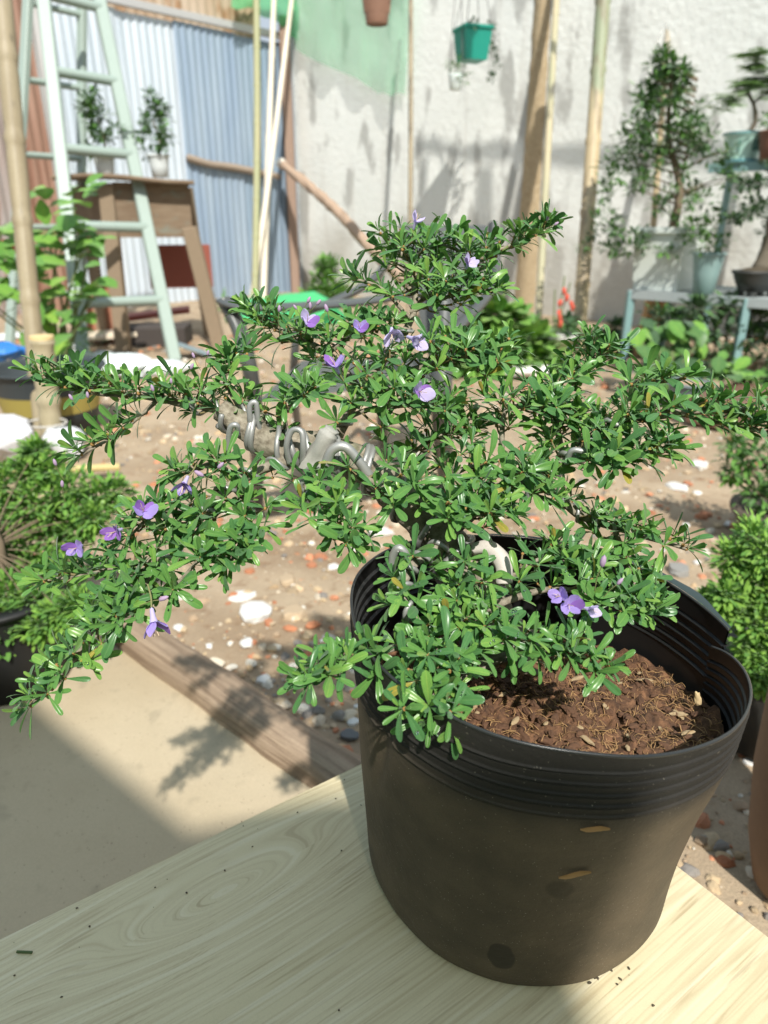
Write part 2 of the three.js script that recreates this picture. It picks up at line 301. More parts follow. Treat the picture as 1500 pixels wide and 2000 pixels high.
// ---------- table ----------
const TOP = 0.276;
{
  const A = level(0, 1835, TOP), B = level(710, 1490, TOP), C = level(1320, 1690, TOP), D = level(1500, 1830, TOP);
  const u = B.clone().sub(A).setY(0).normalize(), v = V(-u.z, 0, u.x); if (v.z < 0) v.negate();         // u runs with the grain, v towards the photographer
  const far = A.clone().addScaledVector(u, C.clone().sub(A).dot(u));                                     // the far corner
  const L = 1.15, W = 0.62, th = 0.022;
  const knot = level(440, 1740, TOP).sub(far), ku = -knot.dot(u), kv = knot.dot(v);
  const wood = tex(2048, 1024, (x, y) => {
    const s = x * L, t = y * W;
    const du = (s - ku) / 3.6, dv = t - kv, r = Math.sqrt(du * du + dv * dv);
    const w = Math.exp(-Math.pow(r / 0.03, 2)), side = Math.sign(dv) * 0.03 * Math.exp(-Math.pow(dv / 0.07, 2)) * Math.exp(-Math.pow(du / 0.03, 2)) * (1 - w);
    const psi = lerp(t - side * 0.55 + 0.007 * fbm(s * 1.7, t * 5, 1, 2), r * 1.3 + 0.004 * fbm(s * 20, t * 40, 3, 2), w);
    const n1 = fbm(psi * 120, s * 2.2, 4, 2), n2 = fbm(psi * 210, s * 5, 8, 2), n3 = fbm(psi * 420, s * 16, 2, 2), broad = fbm(psi * 26, s * 0.8, 6, 3);
    let k = mixc([0.62, 0.53, 0.33], [0.72, 0.635, 0.43], clamp(0.5 + 1.2 * broad));
    k = mixc(k, [0.45, 0.345, 0.2], Math.exp(-Math.pow(n1 / 0.035, 2)) * 0.32 * (1 - 0.6 * w));
    k = mixc(k, [0.44, 0.335, 0.19], Math.exp(-Math.pow(n2 / 0.05, 2)) * 0.32 * (1 - 0.5 * w));
    k = mixc(k, [0.78, 0.71, 0.54], smooth(0.06, 0.3, n2) * 0.4);
    k = mixc(k, [0.36, 0.265, 0.145], smooth(0.16, 0.34, n3) * 0.45);
    return mul(k, 0.97 + 0.06 * rnd());
  });
  const t = thing('work_table', 'low table with a pale wood grained top under the potted bonsai', 'table', V(far.x, 0, far.z), Math.atan2(-(-u.z), -u.x));
  t.updateMatrixWorld(); const toL = p => t.worldToLocal(p);
  const topG = (() => { const s = new THREE.Shape(); const P = (a, b) => { const q = toL(far.clone().addScaledVector(u, -a).addScaledVector(v, b).setY(TOP)); return [q.x, q.z]; };
    const cs = [P(0, 0), P(L, 0), P(L, W), P(0, W)];
    const g = grid(2, 2, (a, b) => { const q = toL(far.clone().addScaledVector(u, -a * L).addScaledVector(v, b * W).setY(TOP)); return [q.x, q.y, q.z, a, b]; });
    return g; })();
  mesh('table_top', topG, mat(1, 1, 1, 0.42, { map: wood, bumpMap: wood, bumpScale: 0.0006 }), t);
  const cen = toL(far.clone().addScaledVector(u, -L / 2).addScaledVector(v, W / 2).setY(TOP - th / 2 - 0.0006));
  const rot = new THREE.Matrix4().makeTranslation(cen.x, cen.y, cen.z);
  mesh('table_board', box(L - 0.0015, th, W - 0.0015, 0.002, rot), mat(0.5, 0.42, 0.28, 0.6), t);
  for (const [a, b] of [[0.08, 0.08], [L - 0.08, 0.08], [L - 0.08, W - 0.08], [0.08, W - 0.08]]) { const q = toL(far.clone().addScaledVector(u, -a).addScaledVector(v, b)); mesh('leg', bar(V(q.x, 0.0, q.z), V(q.x, TOP - th - 0.002, q.z), 0.045, 0.045), mat(0.46, 0.38, 0.26, 0.6), t); }
  // crumbs of soil and bits of leaf on the top
  const crumbs = [], cm = mat(0.07, 0.055, 0.035, 0.9);
  for (let i = 0; i < 120; i++) { const a = rr(0.02, 0.8), b = i < 40 ? rr(0.0, 0.05) : rr(0, W - 0.1); const q = far.clone().addScaledVector(u, -a).addScaledVector(v, b), g = stone(rr(0.0002, 0.0007), rr(1, 1.7), 0.7, 1, i); g.rotateY(rnd() * 6); g.translate(q.x, TOP + 0.0007, q.z); crumbs.push(g); }
  for (let i = 0; i < 14; i++) { const q = level(1170 + gs() * 90, 1905 + gs() * 45, TOP), g = stone(rr(0.0002, 0.0009), 1.5, 0.7, 1, i); g.rotateY(rnd() * 6); g.translate(q.x, TOP + 0.0007, q.z); crumbs.push(g); }
  const c = mesh('soil_crumbs', crumbs, cm, null, 'stuff'); c.userData.label = 'dark soil crumbs scattered on the pale table top'; c.userData.category = 'crumbs';
  const q = level(48, 1862, TOP), tw = tube([V(q.x - 0.0055, TOP + 0.001, q.z - 0.0005), V(q.x + 0.0055, TOP + 0.001, q.z)], 0.0009, 6); tag(mesh('green_stem', tw, mat(0.08, 0.12, 0.04, 0.6)), 'cut bit of green stem on the empty end of the table', 'stem');
}

// ---------- grow bag ----------
const potB = V(0.1055, TOP, -0.4285), potT = V(0.1025, 0.506, -0.4033), RB = 0.1175, RT = 0.1245;
const CUT = 94 * Math.PI / 180;
const rimH = th => 0.506 - TOP + (-0.117 * RT * Math.sin(th) - 0.032 * RT * Math.cos(th)) + 0.0014 * Math.sin(3 * th + 1) ;
function bagPoint(th, k, inset = 0) {                        // th from CUT to CUT + 2 pi, k 0 at the base, 1 at the rim
  const a = th - CUT, back = Math.exp(-a / 0.35), front = Math.exp(-(2 * Math.PI - a) / 0.22), hi = smooth(0.55, 1, k);
  const cx = lerp(potB.x, potT.x, k), cz = lerp(potB.z, potT.z, k);
  let h = rimH(th) * k - 0.012 * front * hi * k;
  let r = lerp(RB, RT, k) - 0.004 * Math.pow(1 - k, 22) - inset;
  const s = Math.sin(th);
  r += (0.002 * back - 0.009 * front) * hi;
  r += 0.006 * Math.max(0, s) * smooth(0.45, 0.85, k) - 0.004 * Math.max(0, s) * Math.exp(-Math.pow((k - 0.3) / 0.25, 2));
  r += 0.0016 * N(Math.cos(th) * 2.2, Math.sin(th) * 2.2, k * 3) + 0.0012 * N(th * 3, k * 5, 4) * (1 - k);
  r -= 0.0035 * Math.exp(-Math.pow((th - 5.25 - (k - 0.7) * 0.5) / 0.05, 2)) * smooth(0.45, 0.65, k) * (1 - smooth(0.85, 0.95, k));
  const down = (1 - k) * 0.23 + 0.004 * Math.sin(th * 2);
  for (let i = 0; i < 5; i++) { const q = (down - 0.013 - i * 0.0085) / 0.0009; if (Math.abs(q) < 5) r += 0.0013 * Math.exp(-q * q) - 0.0009 * Math.exp(-(q - 1.7) * (q - 1.7)); }
  return V(cx + r * Math.sin(th), TOP + 0.0015 + h, cz + r * Math.cos(th));
}
{
  const p = thing('grow_bag', 'black plastic grow bag pot with a torn rim standing on the table', 'plant pot', V(potB.x, TOP, potB.z));
  const o = V(potB.x, TOP, potB.z), TH = 2 * Math.PI - 0.012;
  const ks = []; for (let i = 0; i <= 30; i++) ks.push(0.72 * i / 30); for (let i = 1; i <= 150; i++) ks.push(0.72 + 0.28 * i / 150);
  const dustTex = tex(2048, 512, (x, y) => {
    let k = mixc([0.074, 0.06, 0.042], [0.13, 0.1, 0.066], clamp(0.5 + 1.2 * per(x, y, 20, 7, 4)));
    k = mixc(k, [0.03, 0.028, 0.025], smooth(0.7, 0.84, y));
    if (rnd() < 0.0022 * (1.2 - y)) k = [0.42, 0.38, 0.3];
    const sc = per(x, y, 240, 160, 2, 3); if (sc > 0.36) k = mixc(k, [0.2, 0.18, 0.14], 0.5);
    return mul(k, 0.9 + 0.2 * rnd());
  });
  // damp blots and pale scratches on the side facing the lens
  { const d = dustTex.image.data, W = 2048, H = 512; const blot = (th, k, rx, ry, c, hard) => { const x0 = ((th - CUT) / TH) * W, y0 = k * H; for (let j = 0; j < H; j++) for (let i = 0; i < W; i++) { const q = Math.pow((i - x0) / (rx * W), 2) + Math.pow((j - y0) / (ry * H), 2) + 0.35 * N(i / 30, j / 24, th); if (q < 1) { const t = 0.75 * smooth(1, 1 - hard, q), e = (j * W + i) * 4; for (let z = 0; z < 3; z++) d[e + z] = lerp(d[e + z], c[z], t); } } };
    blot(6.02, 0.16, 0.013, 0.07, [56, 51, 43], 0.3); blot(6.28 - 0.02, 0.5, 0.012, 0.045, [68, 61, 50], 0.7); }
  const outer = [], inner = [];
  const nT = 220;
  const wallGrid = inset => grid(nT, ks.length - 1, (u, v) => { const k = ks[Math.round(v * (ks.length - 1))], q = bagPoint(CUT + 0.006 + u * TH, k, inset).sub(o); return [q.x, q.y, q.z, u, k]; });
  mesh('bag_wall', wallGrid(0), phys(1, 1, 1, 0.6, { map: dustTex, specularIntensity: 0.35, bumpMap: rep(bumpTex, 8, 3), bumpScale: 0.0005 }), p);
  mesh('bag_lining', wallGrid(0.0012), mat(0.012, 0.012, 0.012, 0.42), p);
  mesh('bag_hem', tube(Array.from({ length: 90 }, (_, i) => bagPoint(CUT + 0.006 + TH * i / 89, 1, 0.0006).sub(o)), 0.0011, 6, 240), mat(0.03, 0.032, 0.032, 0.3), p);
  // the turned-out flap behind the tear
  mesh('torn_flap', grid(24, 10, (u, v) => { const th = CUT + 0.01 + u * 1.7, q = bagPoint(th, 1).sub(o); const w = lerp(0.0075, 0.004, u) * (1 + 0.2 * N(u * 9, 2)) * (0.25 + 0.75 * smooth(0, 0.2, u)), e = w * v; q.x += Math.sin(th) * e * 0.75; q.z += Math.cos(th) * e * 0.75; q.y += 0.001 + e * (0.42 - 0.5 * v * u); return [q.x, q.y, q.z]; }), mat(0.05, 0.07, 0.07, 0.3), p);
  // bottom
  mesh('bag_base', (() => { const g = new THREE.CircleGeometry(RB - 0.008, 48); g.rotateX(-Math.PI / 2); g.translate(0, 0.002, 0); return g; })(), mat(0.02, 0.02, 0.02, 0.6), p);
  // pierced drain hole with a pale chip in it, inside right
  // soil
  const soil = tex(512, 512, (x, y) => { const a = per(x, y, 20, 20, 4), b = per(x, y, 110, 110, 2, 5); let k = mixc([0.065, 0.032, 0.018], [0.23, 0.115, 0.058], clamp(0.5 + 1.6 * a)); k = mixc(k, [0.42, 0.26, 0.13], smooth(0.16, 0.4, b) * 0.6); k = mixc(k, [0.045, 0.026, 0.016], smooth(0.05, 0.35, per(x, y, 5, 5, 3, 17)) * 0.6); return mul(k, 0.7 + 0.6 * rnd()); }, true, 9, 9);
  const soilY = (x, z) => 0.168 - 0.08 * x + 0.16 * z + 0.09 * fbm(x * 14, z * 14, 6, 4) * 0.35 + 0.006 * N(x * 90, z * 90) + 0.004 * N(x * 220, z * 220);
  const sr = 0.1195;
  mesh('potting_soil', grid(150, 60, (u, v) => { const a = u * 2 * Math.PI, r = sr * v, x = r * Math.sin(a), z = r * Math.cos(a) + 0.022; return [x, soilY(x, z), z, x * 1, z * 1]; }), mat(1, 1, 1, 0.95, { map: soil, bumpMap: rep(soil, 14), bumpScale: 0.004 }), p);
  const fib = [], chips = [];
  for (let i = 0; i < 1900; i++) { const a = rnd() * 6.28, r = sr * Math.sqrt(rnd()) * 0.95, x = r * Math.sin(a), z = r * Math.cos(a) + 0.022, y = soilY(x, z), d = rnd() * 6.28, l = rr(0.003, 0.012), c = gs() * 0.6;
    const P = []; for (let j = 0; j < 4; j++) { const t = j / 3; P.push(V(x + Math.cos(d + c * t * 2) * l * t, y + 0.0005 + 0.0035 * Math.sin(t * 3) * rnd() , z + Math.sin(d + c * t * 2) * l * t)); } fib.push(tube(P, rr(0.00012, 0.00034), 3, 5, 0, false)); }
  const f1 = mesh('coir_fibres', fib, mat(0.42, 0.25, 0.11, 0.8), p, 'stuff');
  for (let i = 0; i < 900; i++) { const a = rnd() * 6.28, r = sr * Math.sqrt(rnd()) * 0.95, x = r * Math.sin(a), z = r * Math.cos(a) + 0.022, g = stone(rr(0.0008, 0.0026), rr(1, 2.4), 0.7, 1, i); g.rotateY(rnd() * 6); g.translate(x, soilY(x, z) + 0.0008, z); chips.push(g); }
  { const bits = []; for (let i = 0; i < 70; i++) { const a = rnd() * 6.28, r = sr * Math.sqrt(rnd()) * 0.93, x = r * Math.sin(a), z = r * Math.cos(a) + 0.022, g = stone(rr(0.001, 0.0026), rr(1, 3.2), 0.5, 0.8, i); g.rotateY(rnd() * 6); g.rotateZ(gs() * 0.4); g.translate(x, soilY(x, z) + 0.0016, z); bits.push(g); } mesh('bark_chips', bits, mat(0.42, 0.31, 0.18, 0.9, { map: speckTex }), p, 'stuff'); }
  mesh('soil_lumps', chips, mat(0.11, 0.055, 0.03, 0.95), p, 'stuff');
  // soil pushing out of the tear at the right
  const out = []; for (let i = 0; i < 60; i++) { const th = 1.62 + gs() * 0.16, k = clamp(0.62 + gs() * 0.12), q = bagPoint(th, k).sub(o), g = stone(rr(0.001, 0.0032), 1.3, 1, 1, i); g.translate(q.x + Math.sin(th) * 0.001, q.y, q.z + Math.cos(th) * 0.001); out.push(g); }
  mesh('spilt_soil', out, mat(0.1, 0.05, 0.03, 0.95), p, 'stuff');
  // dry leaves stuck to the side
  const petal = mat(0.42, 0.24, 0.09, 0.8, { map: rep(speckTex, 2, 2) });
  const stick = (u, v, len, wid, rot, label, cup, z = 0.4) => {
    let best = null; for (let i = 0; i <= 400; i++) for (let j = 20; j < 95; j++) { const q = bagPoint(CUT + 4.2 + 2.08 * i / 400 + 0.006, j / 100), s = proj(q), e = (s[0] - u) ** 2 + (s[1] - v) ** 2; if (!best || e < best.e) best = { e, q, th: CUT + 4.2 + 2.08 * i / 400 }; }
    const g = grid(14, 4, (a, b) => { const w = wid * Math.sqrt(Math.sin(Math.PI * clamp(a, 0.02, 0.98))) * (1 + 0.2 * N(a * 8, rot)); return [(a - 0.5) * len, (b - 0.5) * w, 0.0009 + cup * (b - 0.5) * (b - 0.5) * 0.002 + 0.0003 * Math.sin(a * 7)]; });
    g.rotateZ(rot); g.rotateY(best.th); g.translate(best.q.x, best.q.y, best.q.z); tag(mesh('dry_leaf', g, petal), label, 'leaf');
  };
  stick(1162, 1614, 0.0165, 0.004, -0.05, 'dry orange leaf stuck to the bag just below its ridges', 1);
  stick(1122, 1704, 0.0185, 0.0042, 0.22, 'curled dry orange leaf stuck lower on the bag side', 2);
  const chip = at(1362, 1365, 0.47); const cg = stone(0.0045, 0.5, 1.3, 0.35, 4); cg.rotateZ(0.25); cg.translate(chip.x, chip.y, chip.z); tag(mesh('pale_seed_husk', cg, mat(0.6, 0.45, 0.25, 0.7)), 'pale husk stuck inside the bag near the tear', 'husk');
}
// ---------- the flowering bonsai ----------
function leafGeo(curl, fold, wide, segs = 7, across = 4) {
  const st = [[0, 0.035], [0.12, 0.055], [0.3, 0.1], [0.5, 0.152], [0.72, 0.19], [0.87, 0.185], [0.965, 0.12], [1, 0.035]];
  return grid(across, segs, (u, v) => {
    const q = v * 7, i = Math.min(6, Math.floor(q)), f = q - i, x = lerp(st[i][0], st[i + 1][0], f), w = lerp(st[i][1], st[i + 1][1], f) * wide, s = u * 2 - 1;
    const y = curl * (x * x - 0.15 * x) + fold * w * Math.abs(s) + 0.09 * w * Math.sin(Math.PI * Math.abs(s)) * 2;
    return [x, y, s * w, u, x];
  });
}
const leafShapes = [leafGeo(-0.14, 0.35, 0.62), leafGeo(-0.26, 0.2, 0.74), leafGeo(0.03, 0.45, 0.56), leafGeo(-0.4, 0.3, 0.68)].map(g => { const n = g.index.array; for (let i = 0; i < n.length; i += 3) { const t = n[i]; n[i] = n[i + 1]; n[i + 1] = t; } g.computeVertexNormals(); return g; });
const leafTex = tex(64, 128, (x, y) => {
  const s = Math.abs(x - 0.5) * 2, rib = Math.exp(-Math.pow(s / 0.07, 2)), vein = 0.5 + 0.5 * Math.sin((y - s * 0.22) * 75);
  const k = 0.82 + 0.2 * fbm(x * 6, y * 9, 2, 3) + 0.06 * vein * (s > 0.1 ? 1 : 0) + 0.08 * (rnd() - 0.5);
  const edge = smooth(0.86, 1, s) * 0.18;
  return [k * (1 - edge * 0.5) * lerp(0.62, 1.1, rib), clamp(k * lerp(0.76, 1, rib)), k * lerp(0.66, 1, rib)];
});
const leafMat = (r, g, b) => phys(r, g, b, 0.95, { map: leafTex, transmission: 0.28, thickness: 0, clearcoat: 0.6, clearcoatRoughness: 0.28 });
const leafMats = [leafMat(0.18, 0.4, 0.07), leafMat(0.11, 0.3, 0.075), leafMat(0.3, 0.53, 0.085), leafMat(0.38, 0.58, 0.1), leafMat(0.62, 0.46, 0.06)];
const bark = tex(128, 256, (x, y) => { const a = per(x, y, 8, 20, 4); let k = mixc([0.14, 0.115, 0.08], [0.36, 0.32, 0.25], clamp(0.5 + 1.6 * a)); k = mixc(k, [0.18, 0.22, 0.12], smooth(0.1, 0.4, per(x, y, 5, 6, 3, 8)) * 0.5); return mul(k, 0.85 + 0.3 * rnd()); }, true, 20, 12);
const barkMat = mat(1, 1, 1, 0.9, { map: bark, bumpMap: bark, bumpScale: 0.0015 });
const twigMat = mat(0.2, 0.16, 0.075, 0.8), youngMat = mat(0.22, 0.26, 0.09, 0.7);
const wireMat = mat(0.4, 0.4, 0.39, 0.48, { metalness: 0.5 });
const tree = thing('bonsai_tree', 'wired purple flowering bonsai tree growing in the black grow bag', 'bonsai', V(potB.x, TOP + 0.17, potB.z));
const treeO = tree.position.clone();
const leaves = [], twigs = [], rosettes = [], nodes = [];
function rosette(c, axis, n, len, tone, lo = 0.3, hi = 1.42) {
  rosettes.push(c); { const g = new THREE.IcosahedronGeometry(rr(0.0009, 0.0015), 1); g.translate(c.x - treeO.x, c.y - treeO.y, c.z - treeO.z); nodes.push(g); }
  const a = axis.clone().normalize(), b = Math.abs(a.y) < 0.9 ? V(0, 1, 0).cross(a).normalize() : V(1, 0, 0).cross(a).normalize(), d = a.clone().cross(b), ph = rnd() * 6.28;
  for (let i = 0; i < n; i++) {
    const f = i / (n - 1 || 1), az = ph + i * 2.4 + gs() * 0.3, e = lerp(hi, lo, f) + gs() * 0.22;
    const X = a.clone().multiplyScalar(Math.cos(e)).addScaledVector(b, Math.sin(e) * Math.cos(az)).addScaledVector(d, Math.sin(e) * Math.sin(az)).normalize();
    const Y = a.clone().addScaledVector(X, -a.dot(X)).normalize(), Z = X.clone().cross(Y);
    const tw = gs() * 0.4, Y2 = Y.clone().multiplyScalar(Math.cos(tw)).addScaledVector(Z, Math.sin(tw)), Z2 = X.clone().cross(Y2), L = len * rr(0.55, 1.2) * (f > 0.8 ? 0.7 : 1);
    const m = new THREE.Matrix4().makeBasis(X.clone().multiplyScalar(L), Y2.multiplyScalar(L), Z2.multiplyScalar(L * rr(0.85, 1.15)));
    const p = c.clone().addScaledVector(a, 0.0022 * f).addScaledVector(X, 0.0008); m.setPosition(p);
    const q = rnd(); leaves.push({ m, g: Math.floor(rnd() * 4), k: q > 0.992 ? 4 : f > 0.86 && q < 0.3 ? 3 : q < 0.4 + tone ? 0 : q < 0.8 ? 1 : 2, c: p.clone().addScaledVector(X, L * 0.55), L });
  }
}
// [points of the branch in the picture, depth from .. to, width of the leafy spray, rosettes, axis, branch radius]
const sprays = [
  [[[660, 850], [720, 740], [790, 650], [812, 590], [795, 520], [772, 470]], .515, .545, 0, 0, null, .0042],
  [[[810, 590], [812, 540], [780, 475]], .54, .55, 50, 26, [-.1, 1, .1], .002],
  [[[800, 600], [890, 545], [940, 505], [1000, 478], [1062, 442]], .54, .53, 24, 30, [.3, 1, 0], .0026],
  [[[800, 610], [880, 578], [960, 566]], .53, .52, 32, 18, [.1, 1, .2], .002],
  [[[790, 520], [850, 480], [905, 492]], .54, .54, 26, 9, [0, 1, .1], .0016],
  [[[800, 620], [740, 560], [690, 545]], .53, .52, 16, 5, [-.5, 1, 0], .0014],
  [[[700, 760], [640, 690], [560, 650], [490, 608]], .52, .52, 30, 26, [-.3, 1, .1], .003],
  [[[640, 690], [700, 650], [760, 640]], .52, .52, 30, 16, [0, 1, .2], .002],
  [[[680, 800], [760, 740], [880, 705], [970, 705]], .5, .5, 62, 54, [0, 1, .3], .0032],
  [[[620, 850], [720, 800], [870, 790]], .485, .48, 40, 24, [0, 1, .4], .0024],
  [[[560, 850], [560, 800], [600, 770]], .48, .47, 34, 12, [-.1, 1, .5], .0018],
  [[[600, 885], [500, 815], [400, 795], [300, 775], [180, 765], [85, 738]], .49, .48, 34, 48, [-.2, 1, .1], .0042],
  [[[310, 780], [240, 840], [160, 888]], .48, .47, 15, 8, [-.5, .6, .2], .0014],
  [[[470, 805], [440, 730], [482, 692]], .48, .49, 20, 10, [.1, 1, .1], .0015],
  [[[560, 900], [470, 935], [390, 1010], [330, 1085], [240, 1180], [150, 1280], [62, 1378]], .475, .43, 40, 56, [-.45, .85, .45], .0042],
  [[[390, 1010], [310, 1000], [250, 1050]], .46, .45, 24, 12, [-.3, 1, .4], .0016],
  [[[320, 1090], [200, 1115], [90, 1135]], .45, .44, 24, 13, [-.5, .8, .4], .0016],
  [[[470, 940], [485, 1040], [445, 1105]], .465, .45, 34, 18, [.1, .8, .5], .0018],
  [[[460, 935], [420, 905], [360, 925]], .47, .46, 24, 9, [-.1, 1, .3], .0015],
  [[[240, 1180], [330, 1150], [400, 1080]], .445, .44, 20, 8, [.1, .8, .5], .0014],
  [[[300, 1110], [262, 1180], [230, 1215]], .445, .43, 18, 7, [-.1, .8, .6], .0014],
  [[[620, 900], [600, 960], [650, 1020], [690, 1065]], .465, .435, 44, 26, [-.05, .9, .5], .0026],
  [[[700, 930], [760, 960], [870, 1000], [985, 1005]], .46, .44, 46, 36, [0, 1, .4], .0028],
  [[[840, 980], [910, 915], [990, 930], [1075, 985]], .465, .45, 38, 20, [.1, 1, .4], .002],
  [[[870, 1050], [960, 965], [1050, 930], [1130, 885], [1200, 830], [1330, 805], [1495, 800]], .48, .46, 40, 50, [.1, 1, .2], .0052],
  [[[1100, 900], [1090, 800], [1130, 730], [1185, 680]], .5, .51, 42, 34, [.1, 1, .1], .0026],
  [[[980, 880], [990, 800], [1060, 800], [1120, 830]], .49, .48, 40, 26, [0, 1, .3], .0022],
  [[[1150, 875], [1210, 890], [1300, 880]], .47, .45, 36, 24, [.1, .9, .4], .002],
  [[[1330, 805], [1420, 830], [1500, 845]], .46, .45, 24, 12, [.3, .9, .3], .0016],
  [[[1200, 830], [1240, 760], [1330, 740]], .48, .48, 24, 10, [.2, 1, .1], .0016],
  [[[1060, 935], [1130, 1005], [1200, 1030], [1340, 1072]], .48, .48, 24, 22, [.2, 1, .2], .0034],
  [[[1200, 1030], [1225, 1100], [1250, 1170]], .48, .47, 32, 16, [.2, .8, .4], .0018],
  [[[870, 1060], [800, 1110], [790, 1170], [850, 1250]], .46, .42, 30, 12, [-.1, .9, .5], .0042],
  [[[850, 1250], [740, 1275], [650, 1310], [600, 1325]], .42, .40, 30, 18, [-.3, .85, .5], .0024],
  [[[850, 1250], [850, 1320], [840, 1400]], .42, .385, 60, 26, [0, .85, .55], .0022],
  [[[850, 1200], [950, 1235], [1040, 1265], [1170, 1300]], .43, .41, 40, 27, [.1, .9, .5], .003],
  [[[940, 1190], [1080, 1150], [1190, 1170], [1270, 1195]], .45, .44, 32, 22, [.1, .95, .4], .0026],
  [[[980, 1140], [1060, 1090], [1140, 1105]], .46, .46, 30, 12, [0, 1, .4], .002],
  [[[890, 1080], [915, 1150], [880, 1220]], .45, .43, 44, 18, [0, .9, .5], .002],
  [[[840, 1000], [800, 900], [860, 850], [930, 840]], .5, .51, 45, 24, [0, 1, .2], .0022],
];
const branchPaths = [];
for (const [pts, z0, z1, w, nAll, ax, r] of sprays) {
  const n = Math.round(nAll * 1.0);
  const P = pts.map(([u, v], i) => at(u, v, lerp(z0, z1, i / (pts.length - 1)) + gs() * 0.004)), c = new THREE.CatmullRomCurve3(P, false, 'centripetal');
  branchPaths.push(c);
  mesh('branch', tube(P.map(p => p.clone().sub(treeO)), t => lerp(r, Math.max(0.0009, r * 0.35), t), 9, pts.length * 9, 0.5), barkMat, tree);
  for (let i = 0; i < n; i++) {
    const t = Math.pow((i + rnd()) / n, 0.85) * 0.94 + 0.06, o = c.getPoint(t), z = proj(o)[2], k = w * z / FOCAL * (1 - 0.45 * t);
    let q = null, far = -1; for (let j = 0; j < 7; j++) { const c2 = o.clone().add(V(gs() * k * 1.8, gs() * k * 1.05 + 0.25 * k, gs() * k * 1.7)); let d = 1; for (const e of rosettes) d = Math.min(d, e.distanceToSquared(c2)); if (d > far) { far = d; q = c2; } }
    { const [qu, qv] = proj(q); if (qu > 440 && qu < 735 && qv > 812 && qv < 935 && rnd() < 0.9) continue; if (qu > 930 && qu < 1010 && qv > 1060 && qv < 1160 && rnd() < 0.7) continue; if (qu > 1010 && qu < 1150 && qv > 975 && qv < 1050 && rnd() < 0.8) continue; }
    const A = V(...ax).add(q.clone().sub(o).multiplyScalar(0.75 / Math.max(k, 1e-5))).add(V(gs() * .35, gs() * .25, gs() * .35)).normalize();
    const m = o.clone().lerp(q, 0.5).addScaledVector(A, -0.002);
    twigs.push(tube([o.clone().sub(treeO), m.sub(treeO), q.clone().sub(treeO)], [0.0010, 0.0006], 5, 5, 0, false));
    rosette(q, A, 7 + Math.floor(rnd() * 4), 0.0178 * (i > n * 0.88 ? 0.85 : 1), 0.1);
  }
  if (n) { const e = c.getPoint(1), d = c.getTangent(1); rosette(e, d.multiplyScalar(0.8).add(V(...ax).multiplyScalar(0.5)), 9, 0.0178, 0.1, 0.15, 1.3); }
}
// trunk, dead stub, surface roots
const trunkPts = [[985, 1290, .462], [930, 1190, .47], [890, 1100, .478], [862, 1050, .482], [770, 955, .487], [690, 900, .49], [610, 880, .485], [545, 872, .482], [490, 840, .48], [430, 800, .48]].map(a => at(...a));
const trunkR = t => 0.011 * (1 - t) + 0.0078 + 0.006 * Math.exp(-t * 14);
mesh('trunk', tube(trunkPts.map(p => p.clone().sub(treeO)), trunkR, 18, 90, 0.35), barkMat, tree);
const grey = mat(0.42, 0.41, 0.37, 0.75, { map: rep(speckTex, 40, 30) });
mesh('dead_stub', tube([[612, 920, .47], [625, 885, .465], [640, 855, .46], [651, 838, .458]].map(a => at(...a).sub(treeO)), t => 0.0095 * (1 - t * 0.35) * (t > 0.92 ? 0.75 : 1), 12, 26, 0.5), grey, tree).userData.label = 'bare silver grey dead stub';
mesh('bleached_limb', tube([[985, 1140, .452], [982, 1100, .452], [955, 1070, .455], [925, 1072, .46]].map(a => at(...a).sub(treeO)), t => 0.0058 - 0.001 * t, 12, 24, 0.3), mat(0.66, 0.6, 0.55, 0.8, { map: rep(speckTex, 40, 30) }), tree).userData.label = 'pale bleached limb';
for (const r of [[[980, 1285, .46], [1010, 1300, .45], [1060, 1318, .45]], [[970, 1285, .46], [930, 1310, .44], [900, 1330, .43]], [[990, 1290, .465], [1040, 1280, .475], [1090, 1275, .48]]]) mesh('root', tube(r.map(a => at(...a).sub(treeO)), [0.006, 0.0016], 8, 12, 0.5), barkMat, tree);
// aluminium training wire
function coil(c, t0, t1, turns, R, w, ph = 0) {
  const P = [], n = Math.ceil(turns * 14), fr = c.computeFrenetFrames(100, false), L = c.getLength();
  for (let i = 0; i <= n; i++) { const f = i / n, t = lerp(t0, t1, f), k = clamp(Math.round(t * 100), 0, 100), a = ph + f * turns * 2 * Math.PI, r = typeof R === 'function' ? R(t) : R; P.push(c.getPointAt(t).addScaledVector(fr.normals[k], Math.cos(a) * (r + w)).addScaledVector(fr.binormals[k], Math.sin(a) * (r + w)).sub(treeO)); }
  mesh('wire', tube(P, w, 7, n * 2), wireMat, tree);
}
const trunkC = new THREE.CatmullRomCurve3(trunkPts, false, 'centripetal');
coil(trunkC, 0.25, 0.98, 7, t => trunkR(t), 0.0021);
coil(trunkC, 0.6, 0.98, 5, t => trunkR(t) + 0.0004, 0.0019, 1.2);
[[11, 0.02, 0.5, 5, .0038, .0016], [14, 0.0, 0.6, 7, .0036, .0015], [24, 0.1, 0.62, 7, .0044, .0018], [0, 0.02, 0.6, 6, .0036, .0014], [30, 0.0, 0.6, 5, .003, .0013], [32, 0, 0.8, 5, .0036, .0016], [21, 0, 0.4, 3, .0024, .0014], [35, 0, 0.7, 5, .0028, .0011], [2, 0.1, 0.6, 4, .0024, .001]].forEach(a => coil(branchPaths[a[0]], ...a.slice(1)));
